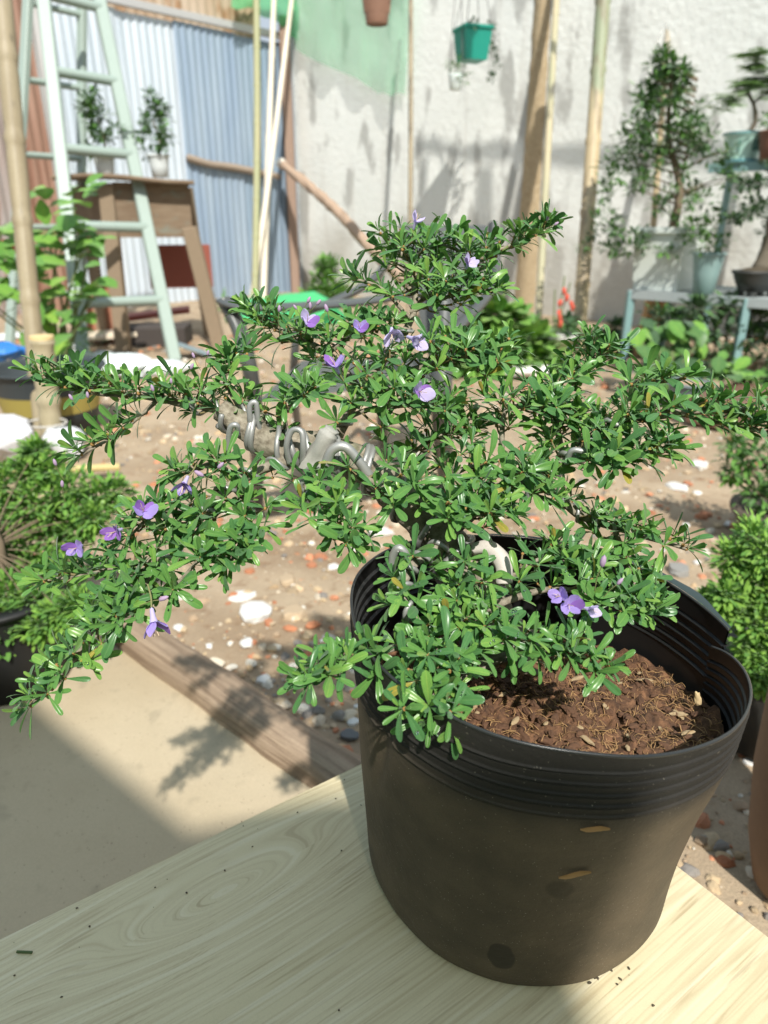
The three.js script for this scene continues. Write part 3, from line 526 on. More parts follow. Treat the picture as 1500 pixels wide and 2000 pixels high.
// bold loops of wire that stand free of the leaves
const loop = (pts, w) => mesh('wire', tube(pts.map(a => at(...a).sub(treeO)), w, 8, pts.length * 8), wireMat, tree);
loop([[566, 905, .47], [560, 870, .462], [572, 840, .458], [588, 842, .457], [592, 875, .46], [590, 905, .468]], .002);
loop([[496, 850, .475], [488, 815, .468], [489, 790, .465], [498, 785, .465], [504, 820, .47], [510, 860, .478]], .0019);
loop([[446, 900, .475], [446, 860, .468], [452, 832, .463], [462, 830, .463], [464, 850, .47]], .0019);
loop([[635, 910, .462], [650, 878, .457], [672, 872, .456], [700, 900, .46], [735, 950, .468]], .0034);
loop([[765, 1115, .448], [768, 1085, .443], [778, 1070, .44], [790, 1078, .441], [796, 1110, .446]], .0026);
loop([[1030, 980, .468], [1035, 950, .462], [1042, 922, .458], [1055, 930, .459], [1058, 950, .466]], .0026);
loop([[212, 1205, .45], [218, 1170, .445], [232, 1152, .441], [240, 1165, .446]], .0016);
loop([[1105, 905, .465], [1118, 880, .458], [1140, 882, .457], [1180, 900, .468]], .002);
mesh('twigs', twigs, twigMat, tree, 'stuff'); mesh('leaf_nodes', nodes, mat(0.34, 0.19, 0.06, 0.8), tree, 'stuff');
// leaves: the ones that show largest are meshes of their own, the rest one mass
{
  const cell = new Map();
  leaves.forEach((l, i) => { const [u, v, z] = proj(l.c); l.z = z; if (u < -20 || u > 1520 || v < 0) return; const m = l.m.elements, nx = V(m[4], m[5], m[6]).normalize(), vd = l.c.clone().sub(camera.position).normalize(); l.show = Math.abs(nx.dot(vd)) * l.L * l.L / (z * z) ; const k = Math.floor(u / 24) + ',' + Math.floor(v / 24), o = cell.get(k); if (!o || l.z < o.z) cell.set(k, l); });
  const best = [...cell.values()].sort((a, b) => b.show - a.show).slice(0, 300), own = new Set(best);
  for (const l of best) { const q = mesh('leaf', leafShapes[l.g], leafMats[l.k], tree); q.matrix.copy(l.m); q.matrix.elements[12] -= treeO.x; q.matrix.elements[13] -= treeO.y; q.matrix.elements[14] -= treeO.z; q.matrix.decompose(q.position, q.quaternion, q.scale); }
  for (let k = 0; k < 5; k++) { const gs_ = leaves.filter(l => l.k === k && !own.has(l)).map(l => { const g = leafShapes[l.g].clone(); g.applyMatrix4(l.m); g.translate(-treeO.x, -treeO.y, -treeO.z); return g; }); if (gs_.length) mesh('foliage', gs_, leafMats[k], tree, 'stuff'); }
  const drops = []; best.forEach((l, i) => { if (i % 3) return; const e = l.m.elements, up = V(e[4], e[5], e[6]).normalize(); if (up.y < 0.3) return; for (let n = 0; n < 2; n++) { const g = new THREE.SphereGeometry(1, 10, 6), r = rr(0.0005, 0.0011); g.scale(r, r * 0.6, r); g.applyQuaternion(new THREE.Quaternion().setFromUnitVectors(V(0, 1, 0), up)); const q = V(0, 0, 0).addScaledVector(V(e[0], e[1], e[2]), rr(0.45, 0.8)).addScaledVector(V(e[8], e[9], e[10]), gs() * 0.09).add(V(e[12], e[13], e[14])).addScaledVector(up, 0.0004).sub(treeO); g.translate(q.x, q.y, q.z); drops.push(g); } });
  mesh('water_drops', drops, new THREE.MeshPhysicalMaterial({ color: lin(1, 1, 1), roughness: 0.02, transmission: 1, thickness: 0.001, ior: 1.33 }), tree, 'stuff');
  console.log('leaves', leaves.length, 'own', best.length);
}
// flowers: four unequal petals on a short tube, and closed buds on stalks
const petalMat = [phys(0.42, 0.31, 0.74, 0.8, { transmission: 0.3, thickness: 0 }), phys(0.62, 0.54, 0.84, 0.8, { transmission: 0.3, thickness: 0 }), phys(0.3, 0.14, 0.52, 0.8, { transmission: 0.25, thickness: 0 })];
const budMat = mat(0.4, 0.28, 0.42, 0.7), calyx = mat(0.2, 0.2, 0.08, 0.8), antherMat = mat(0.75, 0.6, 0.4, 0.7);
const petalG = [0.9, 1.1].map(w => grid(5, 7, (u, v) => { const s = u * 2 - 1, ww = w * 0.36 * Math.pow(Math.sin(Math.PI * clamp(0.06 + v * 0.9)), 0.7); return [v, 0.22 * v * v - 0.1 * s * s * ww + 0.03 * Math.sin(s * 5 + v * 6), s * ww, u, v]; }));
function flower(u, v, z, size, tone, dir, stem) {
  const c = at(u, v, z).sub(treeO), d = V(...dir).normalize(), f = new THREE.Group(); f.name = 'flower'; tree.add(f); f.position.copy(c); f.quaternion.setFromUnitVectors(V(0, 1, 0), d); f.scale.setScalar(size * 0.85);
  const set = [[0, 1.05, 1.0], [0.75, 1.25, 0.8], [-0.75, 1.25, 0.8], [2.5, 0.75, 0.95], [-2.5, 0.75, 0.9]];
  for (const [az, out, l] of set) { const p = mesh('petal', petalG[az === 0 ? 1 : 0], petalMat[rnd() < 0.2 ? 2 : tone], f); p.rotation.order = 'YZX'; p.rotation.y = az + gs() * 0.25; p.rotation.z = Math.PI / 2 - out + gs() * 0.2; p.scale.setScalar(l * rr(0.85, 1.1)); }
  mesh('flower_tube', lathe([[0.001, -0.7], [0.1, -0.6], [0.14, -0.2], [0.22, 0.06]], 9), petalMat[1], f);
  mesh('stamens', [0, 2, 4].map(a => tube([V(0, 0, 0), V(0.05 * Math.cos(a), 0.4, 0.05 * Math.sin(a)), V(0.16 * Math.cos(a), 0.75, 0.16 * Math.sin(a))], 0.018, 4, 4)), antherMat, f);
  mesh('flower_stalk', tube([V(0, -0.68, 0), V(0.1, -1.2, 0.1), V(0.05, -1.9, 0.15)], 0.05, 5, 6), calyx, f);
}
flower(1110, 1180, .405, .0125, 0, [-.1, .35, .9]); flower(1095, 1165, .408, .011, 0, [-.6, .5, .6]); flower(1150, 1190, .41, .009, 1, [.6, .1, .6]);
flower(360, 945, .44, .0115, 0, [-.2, -.5, .8]); flower(280, 1000, .43, .0135, 0, [.2, .7, .6]); flower(226, 1038, .43, .011, 2, [-.3, .1, .8]);
flower(150, 1070, .425, .0115, 0, [-.1, .2, .95]); flower(300, 1213, .415, .014, 0, [.2, -.75, .5]);
flower(655, 715, .455, .012, 0, [-.3, .8, .4]); flower(702, 642, .47, .0105, 0, [0, .5, .7]); flower(765, 652, .47, .0125, 1, [0, -.4, .8]); flower(808, 662, .47, .0125, 1, [.6, -.1, .7]);
flower(818, 765, .445, .014, 1, [.3, .2, .85]); flower(600, 628, .48, .012, 1, [.2, .5, .7]); flower(812, 434, .52, .010, 1, [.3, .9, .2]); flower(915, 515, .5, .010, 1, [.2, .6, .6]);
const budG = lathe([[0.001, 0], [0.28, 0.15], [0.36, 0.5], [0.26, 0.85], [0.001, 1.05]], 8);
for (const [u, v, z, s, a] of [[1175, 1108, .405, .0095, .1], [1205, 1142, .41, .0065, .6], [600, 592, .485, .006, .5], [618, 596, .485, .006, .7], [580, 605, .485, .005, -.6], [606, 604, .485, .006, 0], [1068, 432, .52, .006, .2], [1082, 440, .52, .005, 1], [405, 695, .46, .005, .3], [380, 700, .46, .005, -.3], [335, 750, .46, .005, 0], [300, 765, .46, .006, -.2], [172, 778, .455, .0055, 0], [142, 782, .455, .0055, -.4], [372, 722, .46, .006, .5], [110, 910, .45, .006, -.2], [122, 952, .45, .006, .1], [398, 930, .44, .008, -1], [310, 1172, .42, .008, 1.2], [545, 505 + 105, .48, .006, .1], [640, 610, .475, .007, -.3], [425, 915, .44, .007, .8]]) {
  const b = mesh('flower_bud', budG, budMat, tree); b.position.copy(at(u, v, z).sub(treeO)); b.rotation.z = -a; b.scale.set(s * 0.55, s * 0.8, s * 0.55);
  mesh('bud_stalk', tube([V(0, 0, 0), V(-0.15, -0.8, -0.2), V(0.1, -2.2, -0.6)], 0.07, 4, 5), calyx, b);
}
// ---------- poles ----------
const bambooTex = (a, b, dark, sd) => tex(64, 512, (x, y) => { let k = mixc(a, b, clamp(0.5 + 1.4 * fbm(x * 5 + sd, y * 5, sd, 3))); k = mixc(k, mul(a, 0.75), 0.5 * smooth(0.1, 0.4, fbm(x * 30, y * 3, sd + 3, 2))); const p = smooth(0.0, 0.25, fbm(x * 3, y * 9 + sd, sd + 5, 4) + dark(y)); k = mixc(k, [0.06, 0.055, 0.045], p * 0.85); return mul(k, 0.93 + 0.14 * rnd()); });
function bamboo(name, label, a, b, r0, r1, tx, nodes, group, bend = 0.012) {
  const L = a.distanceTo(b), o = thing(name, label, 'pole', a.clone(), 0, group), sag = V(gs(), 0, gs()).multiplyScalar(bend * L);
  const P = []; for (let i = 0; i <= 6; i++) { const t = i / 6; P.push(a.clone().lerp(b, t).addScaledVector(sag, Math.sin(Math.PI * t)).sub(a)); }
  const g = tube(P, t => { let k = lerp(r0, r1, t); const q = (t * nodes) % 1; const e = Math.min(q, 1 - q) * L / nodes; k *= 1 + 0.13 * Math.exp(-Math.pow(e / 0.012, 2)) - 0.06 * Math.exp(-Math.pow((e - 0.03) / 0.015, 2)); return k; }, 14, Math.round(nodes * 14), 0, true);
  const uv = g.attributes.uv; for (let i = 0; i < uv.count; i++) uv.setXY(i, uv.getX(i) / (2 * Math.PI * r0), uv.getY(i) / L);
  mesh('stem', g, mat(1, 1, 1, 0.55, { map: tx }), o);
  return o;
}
const tan = [0.42, 0.325, 0.19], tan2 = [0.52, 0.43, 0.27], gr = [0.23, 0.27, 0.17], gr2 = [0.35, 0.36, 0.23], pale = [0.66, 0.58, 0.46], pale2 = [0.75, 0.69, 0.58];
const txThick = tex(64, 512, (x, y) => { let k = mixc(tan, tan2, clamp(0.5 + fbm(x * 5, y * 6, 2, 3))); k = mixc(k, mixc(gr, gr2, x), smooth(0.56, 0.66, y + 0.08 * N(x * 6, y * 20))); k = mixc(k, [0.2, 0.15, 0.1], smooth(0.02, 0.3, fbm(x * 5, y * 14, 6, 5) + 0.06) * 0.6); return mul(k, 0.93 + 0.14 * rnd()); });
{ const b = level(1128, 692), t = at(1182, -60, 4.42); bamboo('bamboo_pole', 'thickest bamboo pole, green above and tan below, before the white wall', b.setY(-0.02), t.lerp(b, -0.1), .043, .047, txThick, 6); }
{ const b = level(1050, 665), t = at(1090, -60, 5.1); bamboo('bamboo_pole', 'slim greenish bamboo pole just beside the mortar strip', b.setY(-0.02), t, .024, .025, bambooTex(gr2, tan2, y => -0.22 + 0.35 * Math.exp(-Math.pow((y - 0.66) / 0.035, 2)), 4), 8); }
{ const b = level(799, 628), t = at(802, -60, 5.6); bamboo('bamboo_pole', 'thin dark bamboo cane standing upright in front of the wall net edge', b.setY(-0.02), t, .02, .018, bambooTex([0.24, 0.19, 0.12], [0.36, 0.3, 0.2], () => -0.1, 8), 9); }
{ const b = level(497, 604), t = at(500, -60, 6.4); bamboo('bamboo_pole', 'slim yellow green bamboo pole in front of the blue sheets', b.setY(-0.02), t, .032, .03, bambooTex([0.4, 0.36, 0.2], [0.28, 0.31, 0.16], () => -0.3, 12), 9); }
{ const b = level(513, 600), t = at(537, -60, 6.7); bamboo('peeled_stick', 'straight pale peeled stick beside the yellow green bamboo pole', b.setY(-0.02), t, .032, .024, bambooTex(pale, pale2, () => -0.4, 15), 4, null, 0.02); }
{ const b = level(500, 602), t = at(577, -60, 6.55); bamboo('peeled_stick', 'slanting pale peeled stick crossing the straight one', b.setY(-0.02).add(V(-0.04, 0, 0.06)), t, .03, .02, bambooTex(pale, pale2, () => -0.4, 17), 4, null, 0.02); }
{ const b = onWall(1262, 640, 0.5).setY(-0.02), t = at(1312, -60, 4.75); bamboo('bamboo_pole', 'thin tan cane rising behind the tall conical shrub', b, t, .021, .019, bambooTex([0.33, 0.25, 0.14], [0.4, 0.31, 0.18], () => -0.25, 19), 7);
  const g = grid(14, 14, (u, v) => { const c = at(lerp(1302, 1306, v), lerp(45, 118, v), 4.68), w = 0.02 + 0.07 * Math.sin(Math.PI * Math.pow(v, 1.6)); c.x -= w * (1 - u) * 1.1; c.z += 0.03 * Math.sin(u * 6 + v * 4); c.y += 0.012 * N(u * 7, v * 7); return [c.x, c.y, c.z]; });
  tag(mesh('plastic_bag', g, new THREE.MeshPhysicalMaterial({ color: lin(0.8, 0.8, 0.78), roughness: 0.6, transmission: 0.5, thickness: 0, side: THREE.DoubleSide, transparent: true, opacity: 0.55 })), 'crumpled clear plastic bag tied to the thin cane', 'bag'); }
{ const b = level(86, 872), t = at(4, -60, 2.35); const o = bamboo('bamboo_pole', 'nearest leaning tan bamboo pole in front of the ladder', b.setY(-0.02), t.add(V(-0.01, 0, 0)), .03, .033, bambooTex([0.29, 0.235, 0.145], [0.38, 0.32, 0.21], () => -0.24, 23), 6, null, 0.006);
  const b2 = level(104, 884).setY(-0.02), t2 = at(82, 664, 2.36), p = bamboo('bamboo_stake', 'short cut bamboo stake with a pale yellow sawn top', b2, t2, .036, .037, bambooTex([0.34, 0.29, 0.18], [0.42, 0.36, 0.24], () => -0.2, 27), 2, null, 0.002);
  const cap = new THREE.CylinderGeometry(0.0385, 0.0385, 0.012, 24); const q = t2.clone().sub(b2); cap.translate(q.x, q.y + 0.008, q.z); mesh('sawn_top', cap, mat(0.72, 0.55, 0.28, 0.8), p);
  const rg = new THREE.TorusGeometry(0.062, 0.004, 6, 40); rg.rotateX(Math.PI / 2 + 0.05); rg.scale(1.08, 1, 0.75); const c = at(90, 826, 2.4); rg.translate(c.x, c.y, c.z); tag(mesh('wire_tie', rg, mat(0.5, 0.48, 0.44, 0.5)), 'wire tie binding the leaning pole to the short stake', 'tie'); }
{ // leaning rough branch with a pale sawn end
  const a = onFence(552, 322, 0.25), e = level(905, 640); const o = thing('leaning_branch', 'rough brown branch leaning across the corner with a pale sawn end', 'branch', e.clone());
  mesh('branch_wood', tube([e.clone(), e.clone().lerp(a, 0.35).add(V(0, -0.04, 0)), e.clone().lerp(a, 0.7).add(V(0, 0.03, 0)), a].map(p => p.clone().sub(e)), [0.055, 0.042], 12, 40, 0.45), mat(0.46, 0.33, 0.24, 0.9, { map: rep(speckTex, 6, 6) }), o);
  const d = a.clone().sub(e).normalize(), g = new THREE.CylinderGeometry(0.05, 0.048, 0.07, 16); g.applyQuaternion(new THREE.Quaternion().setFromUnitVectors(V(0, 1, 0), d)); const q = a.clone().sub(e).addScaledVector(d, 0.02); g.translate(q.x, q.y, q.z); mesh('sawn_end', g, mat(0.74, 0.68, 0.6, 0.8), o);
}
// ---------- ladder ----------
{
  const m = mat(0.37, 0.46, 0.41, 0.5, { map: rep(speckTex, 8, 4) });
  const bl = level(166, 728).setY(0), br = level(342, 706).setY(0), tl = at(92, 60, 3.8), tr = at(190, -20, 4.02);
  const o = thing('folding_ladder', 'pale green metal folding ladder standing open in the yard', 'ladder', bl.clone().lerp(br, 0.5));
  const L = p => p.clone().sub(o.position);
  const ex = (a, b, y) => a.clone().lerp(b, (y - a.y) / (b.y - a.y));
  const TLx = ex(bl, tl, 2.35), TRx = ex(br, tr, 2.35);
  mesh('rail', bar(L(bl), L(TLx), 0.07, 0.05, 0.008), m, o); mesh('rail', bar(L(br), L(TRx), 0.07, 0.05, 0.008), m, o);
  for (let i = 0; i < 6; i++) { const y = 0.33 + i * 0.385; const a = ex(bl, TLx, y + 0.01), b = ex(br, TRx, y); if (y < 2.3) mesh('rung', tube([L(a), L(b)], 0.027, 10, 2), m, o); }
  // the rear pair of legs
  const cl = level(-25, 715).setY(0), cr = level(128, 690).setY(0), ul = TLx.clone().add(V(-0.02, 0, -0.05)), ur = TRx.clone().add(V(-0.02, 0, -0.05));
  cl.z -= 0.25; cr.z -= 0.25;
  const m2 = m;
  mesh('rear_leg', bar(L(cl), L(ul), 0.055, 0.04, 0.006), m2, o); mesh('rear_leg', bar(L(cr), L(ur), 0.055, 0.04, 0.006), m2, o);
  for (let i = 0; i < 6; i++) { const y = 0.33 + i * 0.385; if (y < 2.25) mesh('rung', tube([L(ex(cl, ul, y)), L(ex(cr, ur, y))], 0.018, 10, 2), m2, o); }
  mesh('top_plate', bar(L(TLx.clone().add(V(0, 0.02, 0))), L(TRx.clone().add(V(0, 0.02, 0))), 0.16, 0.03), m, o);
}
// ---------- foliage makers ----------
function leafCard(bend = 0.2, w = 0.5) { const g = grid(2, 3, (u, v) => { const s = u * 2 - 1, ww = w * 0.5 * Math.sin(Math.PI * clamp(0.08 + v * 0.86)); return [v, -bend * v * v + 0.18 * Math.abs(s) * ww, s * ww, u, v]; }); return g; }
const cards = { round: leafCard(0.25, 0.7), oval: leafCard(0.2, 0.45), slim: leafCard(0.15, 0.22), heart: leafCard(0.35, 0.85) };
const fol = (r, g, b, t = 0.25) => phys(r, g, b, 0.9, { transmission: t, thickness: 0, clearcoat: 0.35, clearcoatRoughness: 0.35, map: leafTex });
const F = { bright: fol(0.2, 0.42, 0.06), fresh: fol(0.3, 0.54, 0.07), mid: fol(0.13, 0.28, 0.06), dark: fol(0.075, 0.165, 0.06), grey: fol(0.11, 0.19, 0.09), lime: fol(0.38, 0.6, 0.08) };
const leafM = (p, dir, up, L) => { const X = dir.clone().normalize(), Y = up.clone().addScaledVector(X, -up.dot(X)).normalize(), Z = X.clone().cross(Y); return new THREE.Matrix4().makeBasis(X.multiplyScalar(L), Y.multiplyScalar(L), Z.multiplyScalar(L)).setPosition(p); };
// a clump of small leaves round points; local coordinates
function clumps(list, card, L, mats, parent, per = 40, flat = 0.7) {
  const sets = mats.map(() => []);
  for (const [x, y, z, r] of list) { for (let i = 0; i < per; i++) {
    const d = V(gs(), gs() * flat, gs()).multiplyScalar(1.25), p = V(x, y, z).addScaledVector(d, r), dir = d.clone().normalize().add(V(gs() * .8, gs() * .6 + .25, gs() * .8));
    const g = cards[card].clone(); g.applyMatrix4(leafM(p, dir, V(gs() * .6, 1, gs() * .6), L * rr(0.6, 1.25))); sets[Math.floor(rnd() * mats.length)].push(g); } }
  sets.forEach((s, i) => s.length && mesh('foliage', s, mats[i], parent, 'stuff'));
}
const stalk = mat(0.2, 0.15, 0.1, 0.9), greenStalk = mat(0.16, 0.2, 0.08, 0.8);
const bowl = (r0, r1, h, t = 0.012) => lathe([[0.001, 0], [r0, 0], [lerp(r0, r1, 0.5), h * 0.5], [r1, h - 0.012], [r1 + 0.008, h - 0.01], [r1 + 0.008, h], [r1 - t, h], [r1 - t, h * 0.85], [0.001, h * 0.83]], 36);

// ---------- leafy plant by the ladder ----------
{
  const b = level(120, 745).setY(0); const o = thing('broadleaf_shrub', 'bright broad leaved shrub growing between the bamboo pole and ladder', 'shrub', b);
  const z = 3.35, spots = [];
  for (let i = 0; i < 150; i++) { let u, v; if (i < 92) { u = rr(-50, 195); v = rr(425, 600); } else if (i < 126) { u = rr(80, 195); v = rr(360, 480); } else { u = rr(30, 170); v = rr(560, 690); } spots.push(at(u, v, z + gs() * 0.22).sub(b)); }
  const st = []; for (let k = 0; k < 12; k++) { const e = spots[k * 12], s = V(gs() * 0.06, 0, gs() * 0.06); st.push(tube([s, s.clone().lerp(e, 0.5).add(V(gs() * .06, .05, gs() * .06)), e], [0.009, 0.004], 6, 8)); } mesh('stem', st, greenStalk, o);
  spots.forEach((p, i) => { const g = i % 3 ? 'round' : 'oval', m = mesh('leaf', cards[g], [F.bright, F.fresh, F.bright, F.lime][i % 4], o); const d = V(gs(), gs() * 0.5 + (p.x > -0.1 ? .05 : 0), gs() + 0.25); leafM(p, d, V(gs() * .5, 1, .35 + gs() * .4), rr(0.085, 0.145)).decompose(m.position, m.quaternion, m.scale); });
  const red = [[8, 478], [22, 486], [60, 630]]; for (const [u, v] of red) { const p = at(u, v, z).sub(b), g = stone(0.03, 1, 0.8, 1, u); g.translate(p.x, p.y, p.z); mesh('red_flower', g, mat(0.6, 0.05, 0.03, 0.6), o); }
  clumps([[0.05, 0.12, 0.05, 0.09], [-0.06, 0.1, 0, 0.08], [0.12, 0.2, 0, 0.08]], 'slim', 0.05, [F.mid, F.bright], o, 60);
}
// ---------- wooden hutch with two potted plants ----------
{
  const fl = level(242, 690).setY(0), fr = level(430, 681).setY(0), dx = fr.clone().sub(fl).setY(0), w = dx.length(), ux = dx.clone().normalize(), uz = V(ux.z, 0, -ux.x); if (uz.z > 0) uz.negate();
  const o = thing('wooden_hutch', 'weathered wooden hutch on splayed legs behind the ladder', 'hutch', fl);
  const P = (a, y, d) => ux.clone().multiplyScalar(a).addScaledVector(uz, d).setY(y);
  const ply = tex(256, 256, (x, y) => { let k = mixc([0.16, 0.105, 0.065], [0.24, 0.18, 0.12], clamp(0.5 + 1.3 * per(x, y, 3, 12, 4))); k = mixc(k, [0.2, 0.23, 0.19], smooth(0.05, 0.35, per(x, y, 5, 5, 4, 8)) * 0.6); return mul(k, 0.9 + 0.2 * rnd()); });
  const plyM = mat(1, 1, 1, 0.85, { map: ply }), darkM = plyM, legM = mat(0.3, 0.225, 0.15, 0.85, { map: rep(speckTex, 2, 6) }), redM = mat(0.27, 0.075, 0.05, 0.75);
  const yT = 0.965, yP = 0.66;
  mesh('front_panel', grid(1, 1, (u, v) => { const q = P(lerp(0.06, w * 0.83, u), lerp(yP, yT - 0.012, v), 0.012); return [q.x, q.y, q.z, u, v]; }), plyM, o);
  mesh('panel_board', bar(P(0.06, (yP + yT) / 2, -0.006 + 0.03), P(w * 0.83, (yP + yT) / 2, -0.006 + 0.03), 0.02, yT - yP - 0.03), darkM, o);
  mesh('side_panel', bar(P(-0.2, (yP + yT) / 2 - 0.01, 0.35), P(0.03, (yP + yT) / 2 - 0.01, 0.04), 0.02, yT - yP - 0.04), darkM, o);
  mesh('back_panel', bar(P(-0.16, (yP + yT) / 2 - 0.02, 0.42), P(w * 0.85, (yP + yT) / 2 - 0.02, 0.42), 0.02, yT - yP - 0.03), darkM, o);
  mesh('top_board', grid(24, 8, (u, v) => { const q = P(lerp(-0.24, w * 0.88, u), yT + 0.015 * Math.sin(u * 5) + 0.006, lerp(-0.08, 0.5, v)); return [q.x, q.y, q.z, u * 2, v]; }), plyM, o);
  mesh('top_edge', tube([0, 0.25, 0.5, 0.75, 1].map(u => P(lerp(-0.24, w * 0.88, u), yT + 0.015 * Math.sin(u * 5), -0.08)), 0.012, 6, 24), plyM, o);
  mesh('leg', bar(P(-0.0, -0.02, 0.0), P(0.03, yT - 0.02, 0.03), 0.085, 0.06, 0.006), legM, o); mesh('leg', bar(P(w, -0.02, 0), P(w * 0.8, yT - 0.25, 0.02), 0.085, 0.06, 0.006), legM, o);
  mesh('leg', bar(P(-0.14, -0.02, 0.46), P(-0.12, yT - 0.02, 0.42), 0.06, 0.06), legM, o); mesh('leg', bar(P(w * 0.95, -0.02, 0.48), P(w * 0.85, yT - 0.02, 0.44), 0.06, 0.06), legM, o);
  mesh('red_board', bar(P(0.2, 0.48, 0.3), P(w * 1.02, 0.48, 0.3), 0.02, 0.26), redM, o);
  const pots = [[0.03, 'small shrub in a white pot on the hutch, half behind the ladder rail', 1], [0.33, 'small shrub in a white pot on the clear right end of the hutch', 0]];
  for (const [a, label, k] of pots) {
    const p = fl.clone().add(P(a, yT + 0.02, 0.12)), t = thing('potted_shrub', label, 'potted plant', p);
    mesh('pot', bowl(0.045, 0.06, 0.12), mat(0.66, 0.7, 0.7, 0.4), t); mesh('stem', tube([V(0, 0.09, 0), V(0.02, 0.18, 0), V(-0.01, 0.3, 0)], [0.008, 0.003], 6, 8), stalk, t);
    const cl = []; for (let i = 0; i < 15; i++) { const h = rr(0.12, 0.38); cl.push([gs() * 0.22 * (1.2 - h * 2), h, gs() * 0.14, rr(0.03, 0.055)]); } cl.push([0.0, 0.42, 0, 0.03]); clumps(cl, 'oval', 0.036, [F.mid, F.dark, F.bright], t, 40);
  }
  const low = fl.clone().add(P(0.55, 0, 0.55)); 
}
// ---------- odds and ends below the hutch ----------
function slab(name, label, cat, u, v, w, h, d, turn, m, tilt = 0, y = 0) { const p = level(u, v), g = box(w, h, d, 0.004); g.rotateZ(tilt); g.rotateY(turn); g.translate(p.x, h / 2 + y + Math.abs(Math.sin(tilt)) * w / 2, p.z); return tag(mesh(name, g, m), label, cat); }
slab('clay_tile', 'upright orange clay tile left of the hutch leg', 'tile', 205, 668, 0.26, 0.36, 0.03, 0.3, mat(0.48, 0.2, 0.12, 0.85, { map: speckTex }));
slab('cream_board', 'cream coloured board lying in the sun under the hutch', 'board', 222, 676, 0.34, 0.03, 0.25, 0.2, mat(0.7, 0.6, 0.46, 0.8), 0.06, 0.05);
slab('maroon_board', 'maroon painted board lying under the hutch', 'board', 305, 652, 0.5, 0.03, 0.24, 0.25, mat(0.32, 0.08, 0.06, 0.7), 0.1, 0.1);
slab('dark_crate', 'low dark crate in the shadow under the hutch', 'crate', 310, 672, 0.4, 0.12, 0.3, 0.1, mat(0.06, 0.05, 0.045, 0.9));
slab('slate_plate', 'blue grey plate leaning low by the hutch leg', 'plate', 378, 698, 0.2, 0.02, 0.16, 0.5, mat(0.22, 0.29, 0.32, 0.6), -0.4, 0);
slab('red_scrap', 'bright red plastic scrap beside the ladder foot', 'scrap', 214, 712, 0.13, 0.025, 0.09, 0.4, mat(0.55, 0.035, 0.025, 0.5));
slab('foam_block', 'long white foam block on soil behind the bamboo stake', 'block', 118, 690, 0.22, 0.05, 0.12, 0.1, mat(0.8, 0.8, 0.8, 0.8));
function crumple(name, label, cat, u, v, r, sx, sy, sz, m, k) { const p = level(u, v), g = stone(r, sx, sy, sz, k); g.computeBoundingBox(); g.translate(p.x, -g.boundingBox.min.y - 0.008, p.z); return tag(mesh(name, g, m), label, cat); }
crumple('white_sack', 'crumpled pale sack at the left ladder foot', 'sack', 215, 738, 0.13, 1.5, 0.5, 0.9, mat(0.68, 0.74, 0.76, 0.7), 3);
crumple('white_sack', 'grey white sack on the ground by the foot of the bamboo stake', 'sack', 10, 908, 0.09, 1.3, 0.95, 1, mat(0.62, 0.62, 0.64, 0.8), 9);
crumple('white_sack', 'small pale sack tucked behind the bamboo stake', 'sack', 133, 892, 0.055, 1.2, 0.9, 1, mat(0.6, 0.62, 0.64, 0.8), 12);
crumple('white_sack', 'small white sack near the broad leaved shrub stem', 'sack', 45, 668, 0.1, 1.4, 0.35, 0.9, mat(0.75, 0.76, 0.78, 0.8), 31);
crumple('blue_bag', 'bright blue plastic bag lying on top of the tub', 'bag', 8, 800, 0.09, 1.4, 0.5, 1, mat(0.03, 0.2, 0.62, 0.45), 15).position.y = 0.2;
{ // clear bottle lying down
  const p = level(300, 742), g = lathe([[0.001, 0], [0.04, 0.002], [0.043, 0.03], [0.04, 0.05], [0.043, 0.07], [0.043, 0.15], [0.04, 0.165], [0.043, 0.18], [0.036, 0.22], [0.016, 0.25], [0.015, 0.28], [0.001, 0.281]], 28);
  const o = thing('plastic_bottle', 'clear plastic bottle with a green cap lying by the ladder', 'bottle', V(p.x - 0.1, 0.045, p.z - 0.05), 0.25);
  g.rotateZ(-Math.PI / 2); mesh('bottle_body', g, new THREE.MeshPhysicalMaterial({ color: lin(0.8, 0.86, 0.88), roughness: 0.3, transmission: 0.35, thickness: 0, side: THREE.DoubleSide }), o);
  const c = new THREE.CylinderGeometry(0.017, 0.017, 0.02, 16); c.rotateZ(Math.PI / 2); c.translate(0.29, 0, 0); mesh('cap', c, mat(0.2, 0.6, 0.15, 0.5), o);
  const l = new THREE.CylinderGeometry(0.044, 0.044, 0.05, 28, 1, true); l.rotateZ(Math.PI / 2); l.translate(0.11, 0, 0); mesh('paper_sleeve', l, mat(0.75, 0.78, 0.8, 0.6), o);
}
{ // tub
  const p = level(70, 872).setY(0), o = thing('plastic_tub', 'black tub with a dull yellow band behind the bamboo stake', 'tub', V(p.x - 0.02, 0, p.z - 0.22));
  mesh('tub_base', lathe([[0.001, 0], [0.15, 0], [0.17, 0.09]], 36), mat(0.03, 0.04, 0.045, 0.6), o); mesh('yellow_band', lathe([[0.171, 0.09], [0.185, 0.16]], 36), mat(0.36, 0.29, 0.07, 0.7), o);
  mesh('tub_rim', lathe([[0.186, 0.16], [0.2, 0.235], [0.215, 0.24], [0.212, 0.25], [0.19, 0.24], [0.17, 0.12], [0.001, 0.12]], 36), mat(0.045, 0.055, 0.06, 0.55), o);
}
{ const a = level(-60, 948), b = level(236, 926); tag(mesh('bamboo_stick', tube([a.setY(0.025), a.clone().lerp(b, 0.5).setY(0.03), b.setY(0.025)], 0.012, 8, 12, 0.1), mat(0.62, 0.5, 0.22, 0.7, { map: rep(speckTex, 6, 6) })), 'yellow split bamboo stick lying on the soil', 'stick'); }

